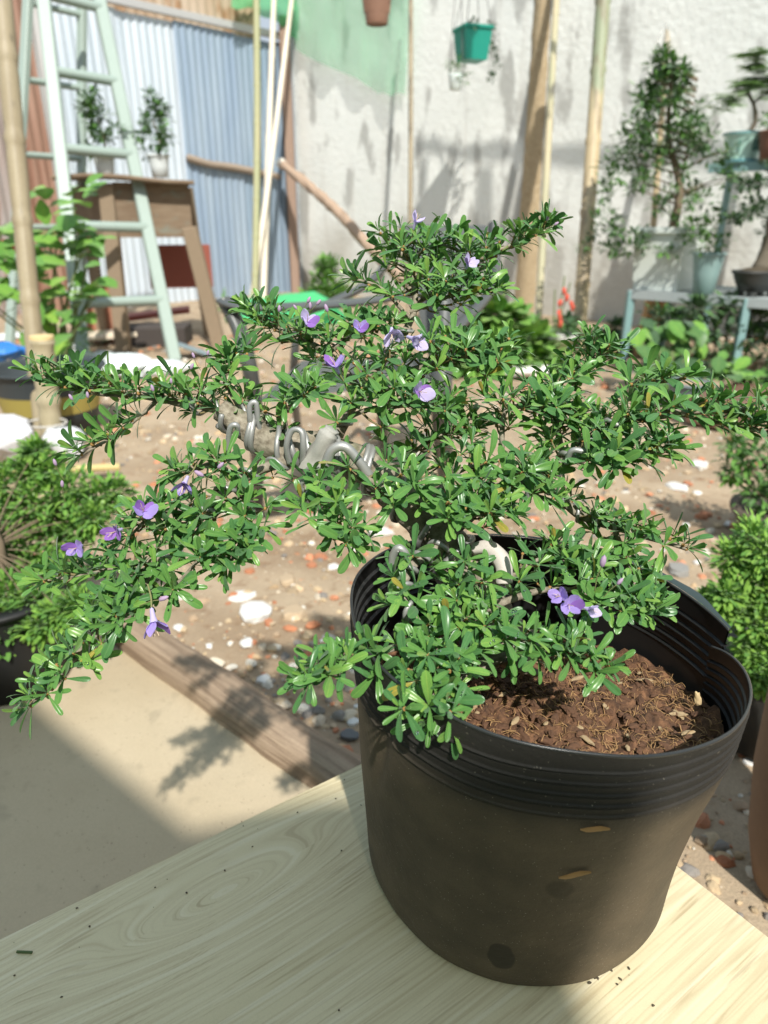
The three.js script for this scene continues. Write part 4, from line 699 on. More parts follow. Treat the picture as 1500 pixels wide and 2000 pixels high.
// ---------- grey plastic armchair ----------
{
  const c0 = at(745, 700, 1.62); const o = thing('plastic_armchair', 'dark grey plastic armchair standing behind the bonsai', 'chair', V(c0.x, 0, c0.z));
  const m = phys(0.085, 0.09, 0.088, 0.42, { clearcoat: 0.15, clearcoatRoughness: 0.4 }), L = p => p.sub(o.position);
  const ribbon = (name, pts, w, t, seg = 24) => { const C = new THREE.CatmullRomCurve3(pts.map(L)), n = []; for (let i = 0; i <= seg; i++) n.push(C.getPoint(i / seg)); const W = w.map ? k => lerp(w[0], w[1], k) : () => w;
    mesh(name, grid(12, seg, (u, v) => { const i = Math.round(v * seg), p = n[i], q = n[Math.min(seg, i + 1)].clone().sub(n[Math.max(0, i - 1)]).normalize(), s = V(0, 0, 1).cross(q).normalize(), d = s.clone().cross(q), a = u * 2 * Math.PI; const r = p.clone().addScaledVector(d, Math.cos(a) * W(v) / 2).addScaledVector(s, Math.sin(a) * t / 2); return [r.x, r.y, r.z]; }, true), m, o); };
  ribbon('armrest', [at(446, 590, 1.4), at(468, 598, 1.38), at(540, 600, 1.4), at(700, 590, 1.5), at(830, 570, 1.6)], 0.06, 0.016);
  ribbon('leg', [at(440, 588, 1.4), at(466, 640, 1.4), at(488, 720, 1.4), level(505, 985)], 0.05, 0.03);
  ribbon('armrest', [level(585, 862), at(575, 700, 1.85), at(590, 618, 1.82), at(650, 590, 1.84), at(730, 545, 1.9), at(775, 480, 1.95)], 0.05, 0.022);
  ribbon('leg', [level(752, 900), at(748, 800, 1.72), at(752, 690, 1.76)], 0.05, 0.03);
  ribbon('back_leg', [at(868, 500, 1.7), at(866, 640, 1.66), at(862, 760, 1.62), level(872, 950)], [0.07, 0.05], 0.05);
  ribbon('back_frame', [at(962, 440, 1.84), at(968, 520, 1.82), at(955, 570, 1.78), at(905, 628, 1.7), at(880, 650, 1.66)], 0.045, 0.026);
  mesh('backrest', grid(16, 12, (u, v) => { const p = at(lerp(lerp(838, 778, v), lerp(895, 950, v), u), lerp(700, 440, v), lerp(1.69, 1.86, v) + 0.05 * u).sub(o.position); p.z -= 0.03 * Math.sin(Math.PI * u); return [p.x, p.y, p.z]; }), m, o);
  mesh('seat', grid(14, 14, (u, v) => { const a = at(500, 735, 1.42), b = at(860, 735, 1.62), c = at(590, 700, 1.86), d = at(880, 700, 1.9); [a, b, c, d].forEach(q => q.setY(0.41)); const p = a.lerp(b, u).lerp(c.lerp(d, u), v).sub(o.position); p.y -= 0.02 * Math.sin(Math.PI * u) * Math.sin(Math.PI * v); return [p.x, p.y, p.z]; }), m, o);
}
// ---------- metal rack on the right with its bonsai ----------
const rackM = mat(0.24, 0.4, 0.4, 0.5, { map: rep(speckTex, 4, 4) }), rackTop = mat(0.42, 0.47, 0.47, 0.5, { map: rep(speckTex, 3, 3) });
const S0 = level(1226, 566, 0.40), back = wallN.clone().negate();                   // front left corner of the lower shelf
const lowY = 0.40, upY = at(1392, 322, 4.15).y;
const onRack = (a, d, y) => S0.clone().addScaledVector(wallDir, a).addScaledVector(back, d).setY(y);
{
  const o = thing('metal_rack', 'teal angle iron rack holding potted bonsai by the wall', 'rack', S0.clone().setY(0)), L = (a, d, y) => onRack(a, d, y).sub(o.position);
  const plate = (a0, a1, d0, d1, y) => { const g = grid(2, 2, (u, v) => { const q = L(lerp(a0, a1, u), lerp(d0, d1, v), y); return [q.x, q.y, q.z, u * 3, v]; }); return g; };
  mesh('shelf', [plate(0.01, 1.9, 0.01, 0.52, lowY), plate(0.01, 1.9, 0.01, 0.52, lowY - 0.02)], rackTop, o);
  mesh('shelf_edge', bar(L(0, 0, lowY - 0.022), L(1.92, 0, lowY - 0.022), 0.006, 0.05, 0.002), rackTop, o); mesh('shelf_edge', bar(L(0, 0.53, lowY - 0.02), L(1.92, 0.53, lowY - 0.02), 0.006, 0.05, 0.002), rackM, o); mesh('shelf_edge', bar(L(0, 0, lowY - 0.022), L(0, 0.53, lowY - 0.022), 0.006, 0.05, 0.002), rackM, o);
  for (const [a, d] of [[0.015, 0.015], [0.015, 0.51], [0.62, 0.015], [1.2, 0.51], [1.2, 0.015]]) mesh('rack_leg', bar(L(a, d, 0), L(a, d, lowY - 0.005), 0.04, 0.04, 0.004), rackM, o);
  // upper shelf
  const c = at(1392, 322, 4.15), U = (a, d, y) => c.clone().addScaledVector(wallDir, a).addScaledVector(back, d).setY(y).sub(o.position);
  mesh('upper_shelf', [grid(2, 2, (u, v) => { const q = U(lerp(0, 1.3, u), lerp(0, 0.32, v), upY); return [q.x, q.y, q.z]; }), grid(2, 2, (u, v) => { const q = U(lerp(0, 1.3, u), lerp(0, 0.32, v), upY - 0.012); return [q.x, q.y, q.z]; })], rackM, o);
  mesh('shelf_edge', bar(U(-0.02, -0.004, upY - 0.018), U(1.32, -0.004, upY - 0.018), 0.006, 0.05, 0.002), rackM, o);
  for (const [a, d, h] of [[0.0, 0.3, upY + 0.02], [0.5, 0.31, upY + 0.75]]) mesh('rack_post', bar(U(a, d, 0), U(a, d, h), 0.035, 0.035, 0.004), rackM, o);
  for (const a of [0.08, 0.34]) mesh('corner_brace', bar(U(a - 0.06, 0.02, upY - 0.03), U(a + 0.1, 0.02, upY - 0.085), 0.006, 0.02, 0.002), mat(0.03, 0.035, 0.035, 0.6), o);
}
{ // tall conical shrub in a square white pot
  const p = onRack(0.13, 0.16, lowY + 0.003), t = thing('conical_shrub', 'tall conical grey green shrub in a square white pot', 'potted plant', p, Math.atan2(-wallDir.z, wallDir.x));
  const sq = (w0, w1, h) => { const g = new THREE.CylinderGeometry(w1 * 0.707, w0 * 0.707, h, 4, 1, true); g.rotateY(Math.PI / 4); g.translate(0, h / 2, 0); return g.toNonIndexed(); };
  const pg = sq(0.24, 0.29, 0.3); pg.computeVertexNormals(); const pm = mat(0.68, 0.73, 0.69, 0.35);
  mesh('pot', pg, pm, t); mesh('pot_rim', [bar(V(-0.155, 0.3, 0.15), V(0.155, 0.3, 0.15), 0.025, 0.03), bar(V(-0.155, 0.3, -0.15), V(0.155, 0.3, -0.15), 0.025, 0.03), bar(V(-0.15, 0.3, -0.137), V(-0.15, 0.3, 0.137), 0.025, 0.03), bar(V(0.15, 0.3, -0.137), V(0.15, 0.3, 0.137), 0.025, 0.03)], pm, t);
  const sg = new THREE.BoxGeometry(0.26, 0.02, 0.26); sg.translate(0, 0.27, 0); mesh('pot_soil', sg, mat(0.08, 0.05, 0.03, 0.95), t);
  mesh('trunk', tube([V(0, 0.27, 0), V(0.02, 0.5, 0.02), V(-0.09, 0.75, 0), V(-0.12, 1.1, 0)], [0.026, 0.006], 8, 16, 0.3), stalk, t);
  const cl = []; for (let i = 0; i < 120; i++) { const h = Math.pow(rnd(), 0.9), r = Math.pow(1 - h, 0.85) * 0.4 + 0.035, a = rnd() * 6.28, q = Math.sqrt(rr(0.15, 1)); cl.push([Math.cos(a) * r * q - 0.05 - 0.09 * h, 0.4 + h * 0.72 + gs() * 0.04, Math.sin(a) * r * q * 0.8, rr(0.035, 0.065)]); }
  for (let i = 0; i < 22; i++) cl.push([rr(-0.4, 0.28), rr(0.2, 0.42), 0.17 + rr(-0.05, 0.1), rr(0.03, 0.05)]);
  clumps(cl, 'oval', 0.034, [F.grey, F.mid, F.mid, F.bright], t, 36);
  const br = cl.slice(0, 40).map(([x, y, z]) => tube([V(0.02, clamp(y - 0.08, 0.3, 1.1), 0), V(x * 0.5, y - 0.03, z * 0.5), V(x, y, z)], [0.006, 0.002], 4, 5, 0, false)); mesh('twigs', br, stalk, t, 'stuff');
}
{ const p = onRack(0.40, 0.02, lowY + 0.003), t = thing('teal_vase_plant', 'small leafy plant in a tapering teal vase pot', 'potted plant', p);
  mesh('pot', bowl(0.05, 0.075, 0.2), mat(0.24, 0.36, 0.35, 0.35), t); clumps([[0, 0.22, 0, 0.06], [-0.06, 0.24, 0.03, 0.06], [0.05, 0.26, 0, 0.05], [-0.03, 0.32, 0, 0.06], [-0.1, 0.3, 0, 0.05], [0.02, 0.38, -0.02, 0.04]], 'oval', 0.03, [F.mid, F.bright], t, 60); }
{ const p = onRack(0.62, 0.12, lowY + 0.003), t = thing('tray_bonsai', 'dark layered bonsai in a black oval tray pot', 'potted plant', p, 0.4);
  const g = lathe([[0.001, 0.02], [0.095, 0.02], [0.125, 0.07], [0.14, 0.105], [0.15, 0.11], [0.15, 0.12], [0.13, 0.12], [0.001, 0.115]], 36); g.scale(1, 1, 0.7); mesh('pot', g, mat(0.035, 0.037, 0.035, 0.5), t);
  for (const [x, z] of [[-0.07, 0.04], [0.07, 0.04], [-0.07, -0.04], [0.07, -0.04]]) { const f = new THREE.BoxGeometry(0.04, 0.024, 0.03); f.translate(x, 0.01, z); mesh('pot_foot', f, mat(0.035, 0.037, 0.035, 0.5), t); }
  const sm = stone(0.09, 1.15, 0.3, 0.7, 5); sm.translate(0, 0.112, 0); mesh('pot_soil', sm, mat(0.07, 0.055, 0.035, 0.95), t);
  mesh('trunk', tube([V(0, 0.12, 0), V(0.025, 0.25, 0), V(0.0, 0.36, 0.01), V(0.04, 0.5, 0), V(0.03, 0.62, 0)], t2 => 0.03 * Math.pow(1 - t2, 3) + 0.013, 9, 20, 0.4), mat(0.13, 0.11, 0.08, 0.9), t);
  const cl = []; for (const [x, y, r] of [[-0.17, 0.5, 0.05], [-0.1, 0.51, 0.05], [0.12, 0.53, 0.06], [0.2, 0.5, 0.05], [-0.13, 0.38, 0.05], [-0.04, 0.42, 0.06], [0.12, 0.4, 0.06], [0.2, 0.42, 0.05], [0.05, 0.3, 0.05], [0.0, 0.6, 0.05], [0.06, 0.66, 0.05], [0.15, 0.64, 0.05], [0.07, 0.34, 0.05], [-0.22, 0.36, 0.03]]) for (let i = 0; i < 3; i++) cl.push([x + gs() * 0.04, y + gs() * 0.02, gs() * 0.08, r]); clumps(cl, 'oval', 0.034, [F.dark, F.dark, F.mid], t, 44, 0.45);
}
{ const p0 = at(1448, 312, 4.1), t = thing('feathery_bonsai', 'feathery lime green bonsai in a pale aqua painted bowl', 'potted plant', V(p0.x, upY + 0.004, p0.z), 0.3), aq = phys(0.45, 0.68, 0.6, 0.25, { clearcoat: 0.5 });
  mesh('pot', lathe([[0.001, 0], [0.095, 0], [0.095, 0.02], [0.085, 0.026], [0.1, 0.08], [0.112, 0.14], [0.122, 0.146], [0.12, 0.158], [0.1, 0.155], [0.001, 0.15]], 36), aq, t);
  mesh('pot_band', lathe([[0.0975, 0.004], [0.0985, 0.02]], 36), mat(0.12, 0.3, 0.33, 0.4), t); mesh('pot_band', lathe([[0.1225, 0.147], [0.123, 0.157]], 36), mat(0.12, 0.3, 0.33, 0.4), t);
  for (const [a, n] of [[-0.95, 1], [-0.25, 3], [0.2, 2]]) { const gl = []; for (let i = 0; i < n; i++) { const th = a + i * 0.12; const q = (y) => 0.1 * 1 + (y - 0.08) * 0.2 + 0.002; gl.push(bar(V(Math.sin(th) * q(0.06), 0.06, Math.cos(th) * q(0.06)), V(Math.sin(th) * q(0.115), 0.115, Math.cos(th) * q(0.115)), 0.007, 0.002, 0.0005)); } mesh('painted_mark', gl, mat(0.06, 0.2, 0.16, 0.5), t); }
  mesh('trunk', tube([V(0.02, 0.15, 0), V(0.05, 0.22, 0), V(0.02, 0.3, 0), V(-0.03, 0.36, 0), V(0, 0.42, 0)], [0.016, 0.005], 8, 16, 0.3), mat(0.1, 0.08, 0.06, 0.9), t);
  mesh('limb', [tube([V(-0.02, 0.35, 0), V(-0.1, 0.34, 0.02), V(-0.16, 0.3, 0.02)], [0.007, 0.003], 6, 8), tube([V(0.02, 0.31, 0), V(0.09, 0.36, 0), V(0.15, 0.36, 0)], [0.007, 0.003], 6, 8)], mat(0.1, 0.08, 0.06, 0.9), t);
  const fr = [[], []]; const frond = (b, d, L) => { for (let i = 0; i < 12; i++) { const s = i / 11, q = b.clone().addScaledVector(d, L * s).add(V(0, -0.3 * L * s * s, 0)); for (const k of [-1, 1]) { const g = cards.slim.clone(); g.applyMatrix4(leafM(q, d.clone().cross(V(0, 1, 0)).multiplyScalar(k).add(d.clone().multiplyScalar(0.35)), V(0, 1, 0.2), 0.062 * (1 - 0.5 * s))); fr[i % 2].push(g); } } };
  for (let i = 0; i < 130; i++) { const c = [[-0.16, 0.3], [-0.05, 0.38], [0.03, 0.42], [0.1, 0.4], [0.14, 0.36], [0, 0.48], [-0.02, 0.54]][i % 7], a = rnd() * 6.28; frond(V(c[0] + gs() * 0.06, c[1] + gs() * 0.05, gs() * 0.07), V(Math.cos(a), 0.25 + gs() * 0.4, Math.sin(a)).normalize(), rr(0.07, 0.13)); }
  frond(V(-0.14, 0.33, 0), V(-1, 0.3, 0.1).normalize(), 0.16);
  mesh('foliage', fr[0], F.lime, t, 'stuff'); mesh('foliage', fr[1], F.fresh, t, 'stuff');
}
{ const p0 = at(1505, 318, 3.95), t = thing('brown_pot_plant', 'reddish brown pot at the frame edge on the upper shelf', 'potted plant', V(p0.x, upY + 0.004, p0.z)); mesh('pot', bowl(0.06, 0.085, 0.15), mat(0.2, 0.09, 0.06, 0.5), t); clumps([[0, 0.18, 0, 0.06], [-0.06, 0.2, 0, 0.05], [0.05, 0.22, 0, 0.06]], 'oval', 0.03, [F.mid, F.bright], t, 60); }
{ const a = level(1238, 700).add(V(0.05, 0, -0.1)).setY(0), b = onRack(0.1, 0.1, lowY - 0.03); for (const [k, l] of [[0, 'orange tan bamboo prop under the rack corner'], [1, 'second bamboo prop just right of the first under the rack']]) bamboo('bamboo_prop', l, a.clone().add(V(0.075 * k, 0, 0.01)), b.clone().add(V(0.06 * k, 0, 0.01)), .03, .03, bambooTex([0.5, 0.3, 0.15], [0.6, 0.4, 0.22], () => -0.35, 40 + k), 3); }

// ---------- hanging pots ----------
const hook = (t, pts, top) => mesh('hanger', pts.map(p => tube([V(...p), V(0, top, 0)], 0.003, 5, 2)), mat(0.2, 0.2, 0.2, 0.6), t);
{ const p = at(736, 48, 4.6), t = thing('hanging_pot', 'brown plastic basket pot hanging at the top edge', 'hanging pot', p); const bm = mat(0.27, 0.15, 0.1, 0.6);
  mesh('pot', lathe([[0.001, 0.012], [0.062, 0.012], [0.07, 0.0], [0.078, 0.06], [0.098, 0.2], [0.106, 0.2], [0.106, 0.215], [0.094, 0.212]], 32), bm, t); const sl = []; for (let i = 0; i < 22; i++) { const a = i / 22 * 6.28; sl.push(bar(V(Math.sin(a) * 0.0805, 0.06, Math.cos(a) * 0.0805), V(Math.sin(a) * 0.094, 0.155, Math.cos(a) * 0.094), 0.006, 0.004, 0.001)); } mesh('rib', sl, bm, t); hook(t, [[0.1, 0.21, 0], [-0.1, 0.21, 0], [0, 0.21, 0.1]], 0.6); clumps([[0, 0.25, 0, 0.09], [-0.09, 0.24, 0, 0.05], [0.09, 0.2, 0.02, 0.04]], 'slim', 0.05, [F.mid, F.bright], t, 50); }
{ const p = at(921, 120, 5.2), t = thing('hanging_pot', 'emerald green square plastic pot hanging before the wall', 'hanging pot', p, 0.35); const g = new THREE.CylinderGeometry(0.15, 0.118, 0.2, 4, 1); g.rotateY(Math.PI / 4); g.translate(0, 0.1, 0); const h = g.toNonIndexed(); h.computeVertexNormals(); const gm = mat(0.01, 0.27, 0.2, 0.45); mesh('pot', h, gm, t); mesh('pot_rim', [bar(V(-0.115, 0.2, 0.11), V(0.115, 0.2, 0.11), 0.014, 0.022), bar(V(-0.115, 0.2, -0.11), V(0.115, 0.2, -0.11), 0.014, 0.022), bar(V(0.11, 0.2, -0.103), V(0.11, 0.2, 0.103), 0.014, 0.022), bar(V(-0.11, 0.2, -0.103), V(-0.11, 0.2, 0.103), 0.014, 0.022)], gm, t); hook(t, [[0.1, 0.2, 0.1], [-0.1, 0.2, -0.1], [-0.1, 0.2, 0.1], [0.1, 0.2, -0.1]], 0.75);
  clumps([[0.1, 0.2, 0.08, 0.04], [-0.05, 0.21, 0.1, 0.04], [0.16, 0.06, 0.06, 0.04], [0.17, -0.04, 0.05, 0.05], [0.14, -0.1, 0.06, 0.03], [0.14, 0.16, 0, 0.05]], 'oval', 0.032, [F.dark, F.grey], t, 34); }
{ const p = at(889, 176, 5.2), t = thing('hanging_pot', 'tiny white cup pot hanging under the emerald one', 'hanging pot', p); mesh('pot', lathe([[0.001, 0], [0.042, 0], [0.052, 0.09], [0.056, 0.095], [0.05, 0.1], [0.001, 0.09]], 24), mat(0.7, 0.78, 0.76, 0.4), t); hook(t, [[0.05, 0.095, 0], [-0.05, 0.095, 0]], 1.0); clumps([[0, 0.13, 0, 0.05], [0.05, 0.12, 0, 0.05], [-0.04, 0.15, 0, 0.04], [0.06, 0.07, 0.03, 0.04], [0.01, 0.19, 0, 0.04]], 'slim', 0.045, [F.mid, F.bright], t, 26); }

// ---------- plants on the ground along the wall ----------
function bush(name, label, u, v, list, card, L, mats, perN = 40, stem = true, cat = 'plant') { const p = level(u, v).setY(0), k = proj(p)[2] / FOCAL, t = thing(name, label, cat, p); const l = list.map(([x, y, r]) => [x * k, -y * k, gs() * r * k * 0.7, r * k]); if (stem) mesh('stem', l.slice(0, 14).map(q => tube([V(q[0] * 0.2, 0, q[2] * 0.2), V(q[0] * 0.6, q[1] * 0.6, q[2] * 0.6), V(q[0], q[1], q[2])], [0.008, 0.003], 5, 6)), stalk, t); clumps(l, card, L, mats, t, perN); return t; }
bush('topiary_bush', 'clipped two tier green bush in the wall corner', 641, 600, [[0, -78, 20], [0, -70, 18], [-4, -38, 36], [14, -26, 40], [-16, -22, 36], [4, -12, 40], [30, -20, 26], [-32, -14, 24]], 'oval', 0.07, [F.bright, F.fresh], 150, true, 'bush');
bush('weed_clump', 'low weeds at the foot of the blue fence sheets', 535, 612, [[-30, -14, 20], [0, -18, 22], [26, -12, 20], [-70, -14, 18], [-95, -20, 16], [40, -20, 16], [60, -10, 20]], 'slim', 0.07, [F.bright, F.mid], 40, false, 'weeds');
{ const p = level(560, 628), g = stone(0.32, 1.3, 0.5, 0.8, 6); g.translate(p.x, 0.05, p.z); tag(mesh('net_heap', g, mat(0.06, 0.42, 0.16, 0.8)), 'heap of bright green netting on the ground near the chair', 'net'); }
bush('leafy_plant', 'dense soft green plant right of the grey chair', 965, 730, [[0, -20, 34], [-40, -40, 34], [-60, -80, 30], [-20, -70, 36], [20, -60, 36], [50, -30, 34], [-70, -120, 26], [-30, -100, 26], [0, -112, 26], [66, -66, 26], [80, -30, 26], [-60, -20, 30], [30, -100, 18], [105, -16, 20]], 'round', 0.09, [F.bright, F.lime, F.fresh], 90);
bush('leafy_plant', 'scrubby green plant at the foot of the thickest pole', 1188, 690, [[0, -14, 24], [-20, -30, 22], [20, -26, 22], [-60, -24, 20], [-76, -40, 18], [10, -50, 16], [44, -12, 20], [-90, -60, 14]], 'oval', 0.05, [F.mid, F.dark], 110);
{ const p = level(1078, 722).setY(0), t = thing('dish_pot', 'olive glazed pot with a white rim below red flowers', 'potted plant', p), k = proj(p)[2] / FOCAL; mesh('pot', bowl(26 * k, 36 * k, 58 * k), mat(0.24, 0.25, 0.12, 0.5), t); const r = lathe([[0.001, 57 * k], [38 * k, 58 * k], [46 * k, 65 * k], [42 * k, 66 * k], [30 * k, 60 * k]], 32); mesh('white_rim', r, mat(0.75, 0.72, 0.68, 0.5), t);
  mesh('stem', [[-6, 4], [8, -4], [2, 8]].map(([a, b], i) => tube([V(0, 60 * k, 0), V(a * k, 100 * k, b * k), V((a * 2 + 4) * k, (150 + i * 12) * k, 0)], 0.004, 5, 8)), greenStalk, t);
  [[8, 148], [14, 136], [2, 126], [26, 118], [24, 124], [4, 98], [6, 88], [2, 108]].forEach(([a, h], i) => { const g = stone(5 * k, 0.8, 1.3, 0.8, i * 3); g.translate(a * k, h * k, 0.02); mesh('red_flower', g, mat(0.62, 0.1, 0.06, 0.7), t); });
  clumps([[0, 66 * k, 0, 0.06], [0.06, 80 * k, 0, 0.06], [0.1, 60 * k, 0, 0.08]], 'oval', 0.04, [F.mid, F.dark], t, 30); }
{ const p = level(1030, 740), g = stone(0.075, 1.4, 0.4, 0.8, 22); g.translate(p.x, 0.04, p.z); tag(mesh('white_stone', g, mat(0.72, 0.7, 0.66, 0.85)), 'pale flat stone among the plants right of the chair', 'stone'); }
{ // dark heart leaved plant under the rack
  const p = level(1300, 778).setY(0), z = proj(p)[2], t = thing('heart_leaf_plant', 'glossy heart leaved plant in shade under the rack', 'plant', p);
  const st = []; for (let i = 0; i < 60; i++) { const q = at(rr(1238, 1372), rr(625, 760), z + gs() * 0.14).sub(p), m = mesh('leaf', cards.heart, [F.mid, F.dark, F.bright, F.mid, F.fresh][i % 5], t); leafM(q, V(gs() + 0.2, -0.35 + gs() * 0.5, 0.6 + gs()), V(gs() * .5, 1, .5), rr(0.07, 0.115)).decompose(m.position, m.quaternion, m.scale); if (i < 14) st.push(tube([V(gs() * 0.05, 0, gs() * 0.05), q.clone().multiplyScalar(0.5).add(V(gs() * .05, .04, 0)), q], 0.005, 5, 6)); } mesh('stem', st, greenStalk, t);
  const pt = level(1338, 800).setY(0), o2 = thing('grey_pot', 'grey pot of dry soil below the heart leaved plant', 'plant pot', pt); mesh('pot', bowl(0.06, 0.085, 0.12), mat(0.16, 0.2, 0.21, 0.6), o2); const sg = new THREE.CircleGeometry(0.07, 24); sg.rotateX(-Math.PI / 2); sg.translate(0, 0.112, 0); mesh('pot_soil', sg, mat(0.4, 0.27, 0.17, 0.95), o2);
}
{ const p = level(1462, 800).setY(0), z = proj(p)[2], t = thing('herb_plant', 'bright soft leaved herb at the right edge below the rack', 'plant', p); const st = [];
  for (let i = 0; i < 54; i++) { const q = at(rr(1400, 1525), rr(695, 775), z + gs() * 0.12).sub(p), m = mesh('leaf', cards.round, [F.bright, F.fresh, F.mid][i % 3], t); leafM(q, V(gs(), gs() * 0.4, gs()), V(gs() * .4, 1, .4), rr(0.06, 0.1)).decompose(m.position, m.quaternion, m.scale); if (i < 10) st.push(tube([V(gs() * 0.05, 0, gs() * 0.05), q.clone().multiplyScalar(0.6), q], 0.005, 5, 6)); } mesh('stem', st, greenStalk, t);
  const b = level(1420, 822).setY(0), o = thing('brown_planter', 'low brown planter box below the bright herb', 'planter', b, 0.7); mesh('planter_side', box(0.42, 0.11, 0.2, 0.008, new THREE.Matrix4().makeTranslation(0.05, 0.055, 0)), mat(0.16, 0.09, 0.06, 0.7), o); }
bush('fern_clump', 'ferny undergrowth in deep shade beneath the rack', 1400, 735, [[0, -30, 40], [-60, -60, 40], [-20, -90, 36], [40, -70, 40], [70, -110, 36], [-90, -100, 30], [10, -130, 26], [-120, -110, 30], [90, -50, 40], [110, -120, 40], [-60, -130, 24]], 'oval', 0.055, [F.dark, F.mid, F.grey], 120);
bush('small_weed', 'small yellow green weed beside the grey pot', 1385, 800, [[0, -12, 18], [-26, -20, 16], [22, -16, 16], [-10, -30, 14]], 'slim', 0.05, [F.fresh, F.lime], 40, false, 'weeds');

// ---------- potted plants close by ----------
function needleClumps(list, L, mats, t, n) { clumps(list, 'oval', L, mats, t, n, 0.9); }
{ const p = level(52, 1338, 0.018), t = thing('juniper_pot', 'feathery green shrub in a black pot on the slab at the left edge', 'potted plant', V(p.x - 0.03, 0.02, p.z - 0.03));
  mesh('pot', bowl(0.09, 0.105, 0.17), mat(0.012, 0.012, 0.012, 0.6), t); const sg = new THREE.CircleGeometry(0.092, 30); sg.rotateX(-Math.PI / 2); sg.translate(0, 0.155, 0); mesh('pot_soil', sg, mat(0.09, 0.06, 0.04, 0.95), t);
  const z = 1.22, cl = []; for (const [u, v, r] of [[20, 1010, 50], [70, 980, 50], [130, 960, 45], [190, 970, 40], [225, 960, 28], [60, 900, 28], [70, 880, 22], [40, 1060, 50], [100, 1050, 50], [150, 1030, 40], [10, 950, 45], [30, 1110, 45], [80, 1120, 45], [130, 1100, 40], [0, 1060, 40], [-40, 1000, 50], [-50, 1080, 50], [180, 1010, 30], [20, 1160, 40], [70, 1170, 36], [120, 1150, 30], [-20, 930, 40], [60, 930, 36], [100, 920, 30], [30, 1210, 40], [80, 1220, 34], [120, 1195, 30], [0, 1240, 40], [150, 1180, 26], [110, 1130, 36], [40, 1010, 44], [100, 1000, 40], [150, 990, 36]]) { const q = at(u, v, (v > 1150 ? z - 0.1 : z) + gs() * 0.05).sub(t.position); cl.push([q.x, q.y, q.z, r * z / FOCAL]); }
  mesh('trunk', tube([V(0, 0.17, 0), V(0.02, 0.25, 0), V(-0.01, 0.33, 0)], [0.012, 0.005], 7, 8, 0.3), stalk, t);
  mesh('limb', cl.map(q => tube([V(0, 0.24, 0), V(q[0] * 0.5, q[1] * 0.5 + 0.13, q[2] * 0.5), V(q[0], q[1], q[2])], [0.0014, 0.0008], 5, 6)), stalk, t); needleClumps(cl, 0.0155, [F.bright, F.fresh, F.lime], t, 280);
  const q2 = at(0, 1375, 1.08).sub(t.position); }
{ const p = level(1500, 1470).setY(0), t = thing('cypress_pot', 'golden green cypress tufts in a dark pot beyond the bag', 'potted plant', V(p.x + 0.02, 0, p.z - 0.06));
  mesh('pot', bowl(0.09, 0.105, 0.17), mat(0.035, 0.034, 0.03, 0.6), t); const z = proj(V(p.x, 0.25, p.z))[2], cl = []; for (const [u, v, r] of [[1470, 1050, 40], [1500, 1080, 50], [1430, 1090, 34], [1455, 1130, 40], [1500, 1150, 50], [1420, 1160, 26], [1440, 1190, 34], [1480, 1220, 44], [1400, 1180, 20], [1470, 1270, 34], [1500, 1260, 40], [1480, 1320, 24], [1490, 1300, 34], [1540, 1100, 60], [1540, 1200, 60], [1385, 1170, 14], [1460, 1090, 34], [1500, 1330, 26]]) { const q = at(u, v, z + gs() * 0.05).sub(t.position); cl.push([q.x, q.y, q.z, r * z / FOCAL]); }
  mesh('limb', cl.map(q => tube([V(0, 0.14, 0), V(q[0] * 0.4, q[1] * 0.6 + 0.04, q[2] * 0.4), V(q[0], q[1], q[2])], [0.005, 0.0015], 5, 6)), stalk, t); needleClumps(cl, 0.0125, [F.bright, F.fresh, F.lime, F.lime], t, 300); }
{ const p = level(1530, 1060).setY(0), t = thing('edge_shrub', 'soft green shrub in a low dark pot at the right edge', 'potted plant', p); mesh('pot', bowl(0.1, 0.13, 0.09), mat(0.1, 0.075, 0.06, 0.7), t); const z = proj(V(p.x, 0.15, p.z))[2], cl = []; for (const [u, v, r] of [[1480, 880, 40], [1450, 900, 34], [1500, 930, 40], [1475, 960, 34], [1520, 880, 50], [1440, 870, 26], [1430, 925, 20], [1495, 985, 26]]) { const q = at(u, v, z + gs() * 0.06).sub(t.position); cl.push([q.x, q.y, q.z, r * z / FOCAL]); } mesh('limb', cl.map(q => tube([V(0, 0.08, 0), V(q[0], q[1], q[2])], 0.003, 5, 3)), stalk, t); needleClumps(cl, 0.024, [F.bright, F.mid], t, 90); }
{ const p = level(1612, 1800).setY(0), t = thing('clay_pot', 'tall brown clay pot on the soil right of the table', 'plant pot', V(p.x + 0.0, 0, p.z - 0.05)); const g = lathe([[0.001, 0], [0.055, 0], [0.07, 0.06], [0.082, 0.16], [0.085, 0.26], [0.08, 0.29], [0.07, 0.3], [0.001, 0.28]], 40); mesh('pot', g, mat(0.2, 0.125, 0.075, 0.75, { map: rep(speckTex, 3, 2) }), t); }
bush('seedling', 'tiny green seedling on the slab under the left branch tip', 20, 1368, [[0, -14, 20], [-16, -10, 18], [20, -8, 14]], 'slim', 0.018, [F.mid, F.bright], 50, false, 'plant').position.y = 0.02;

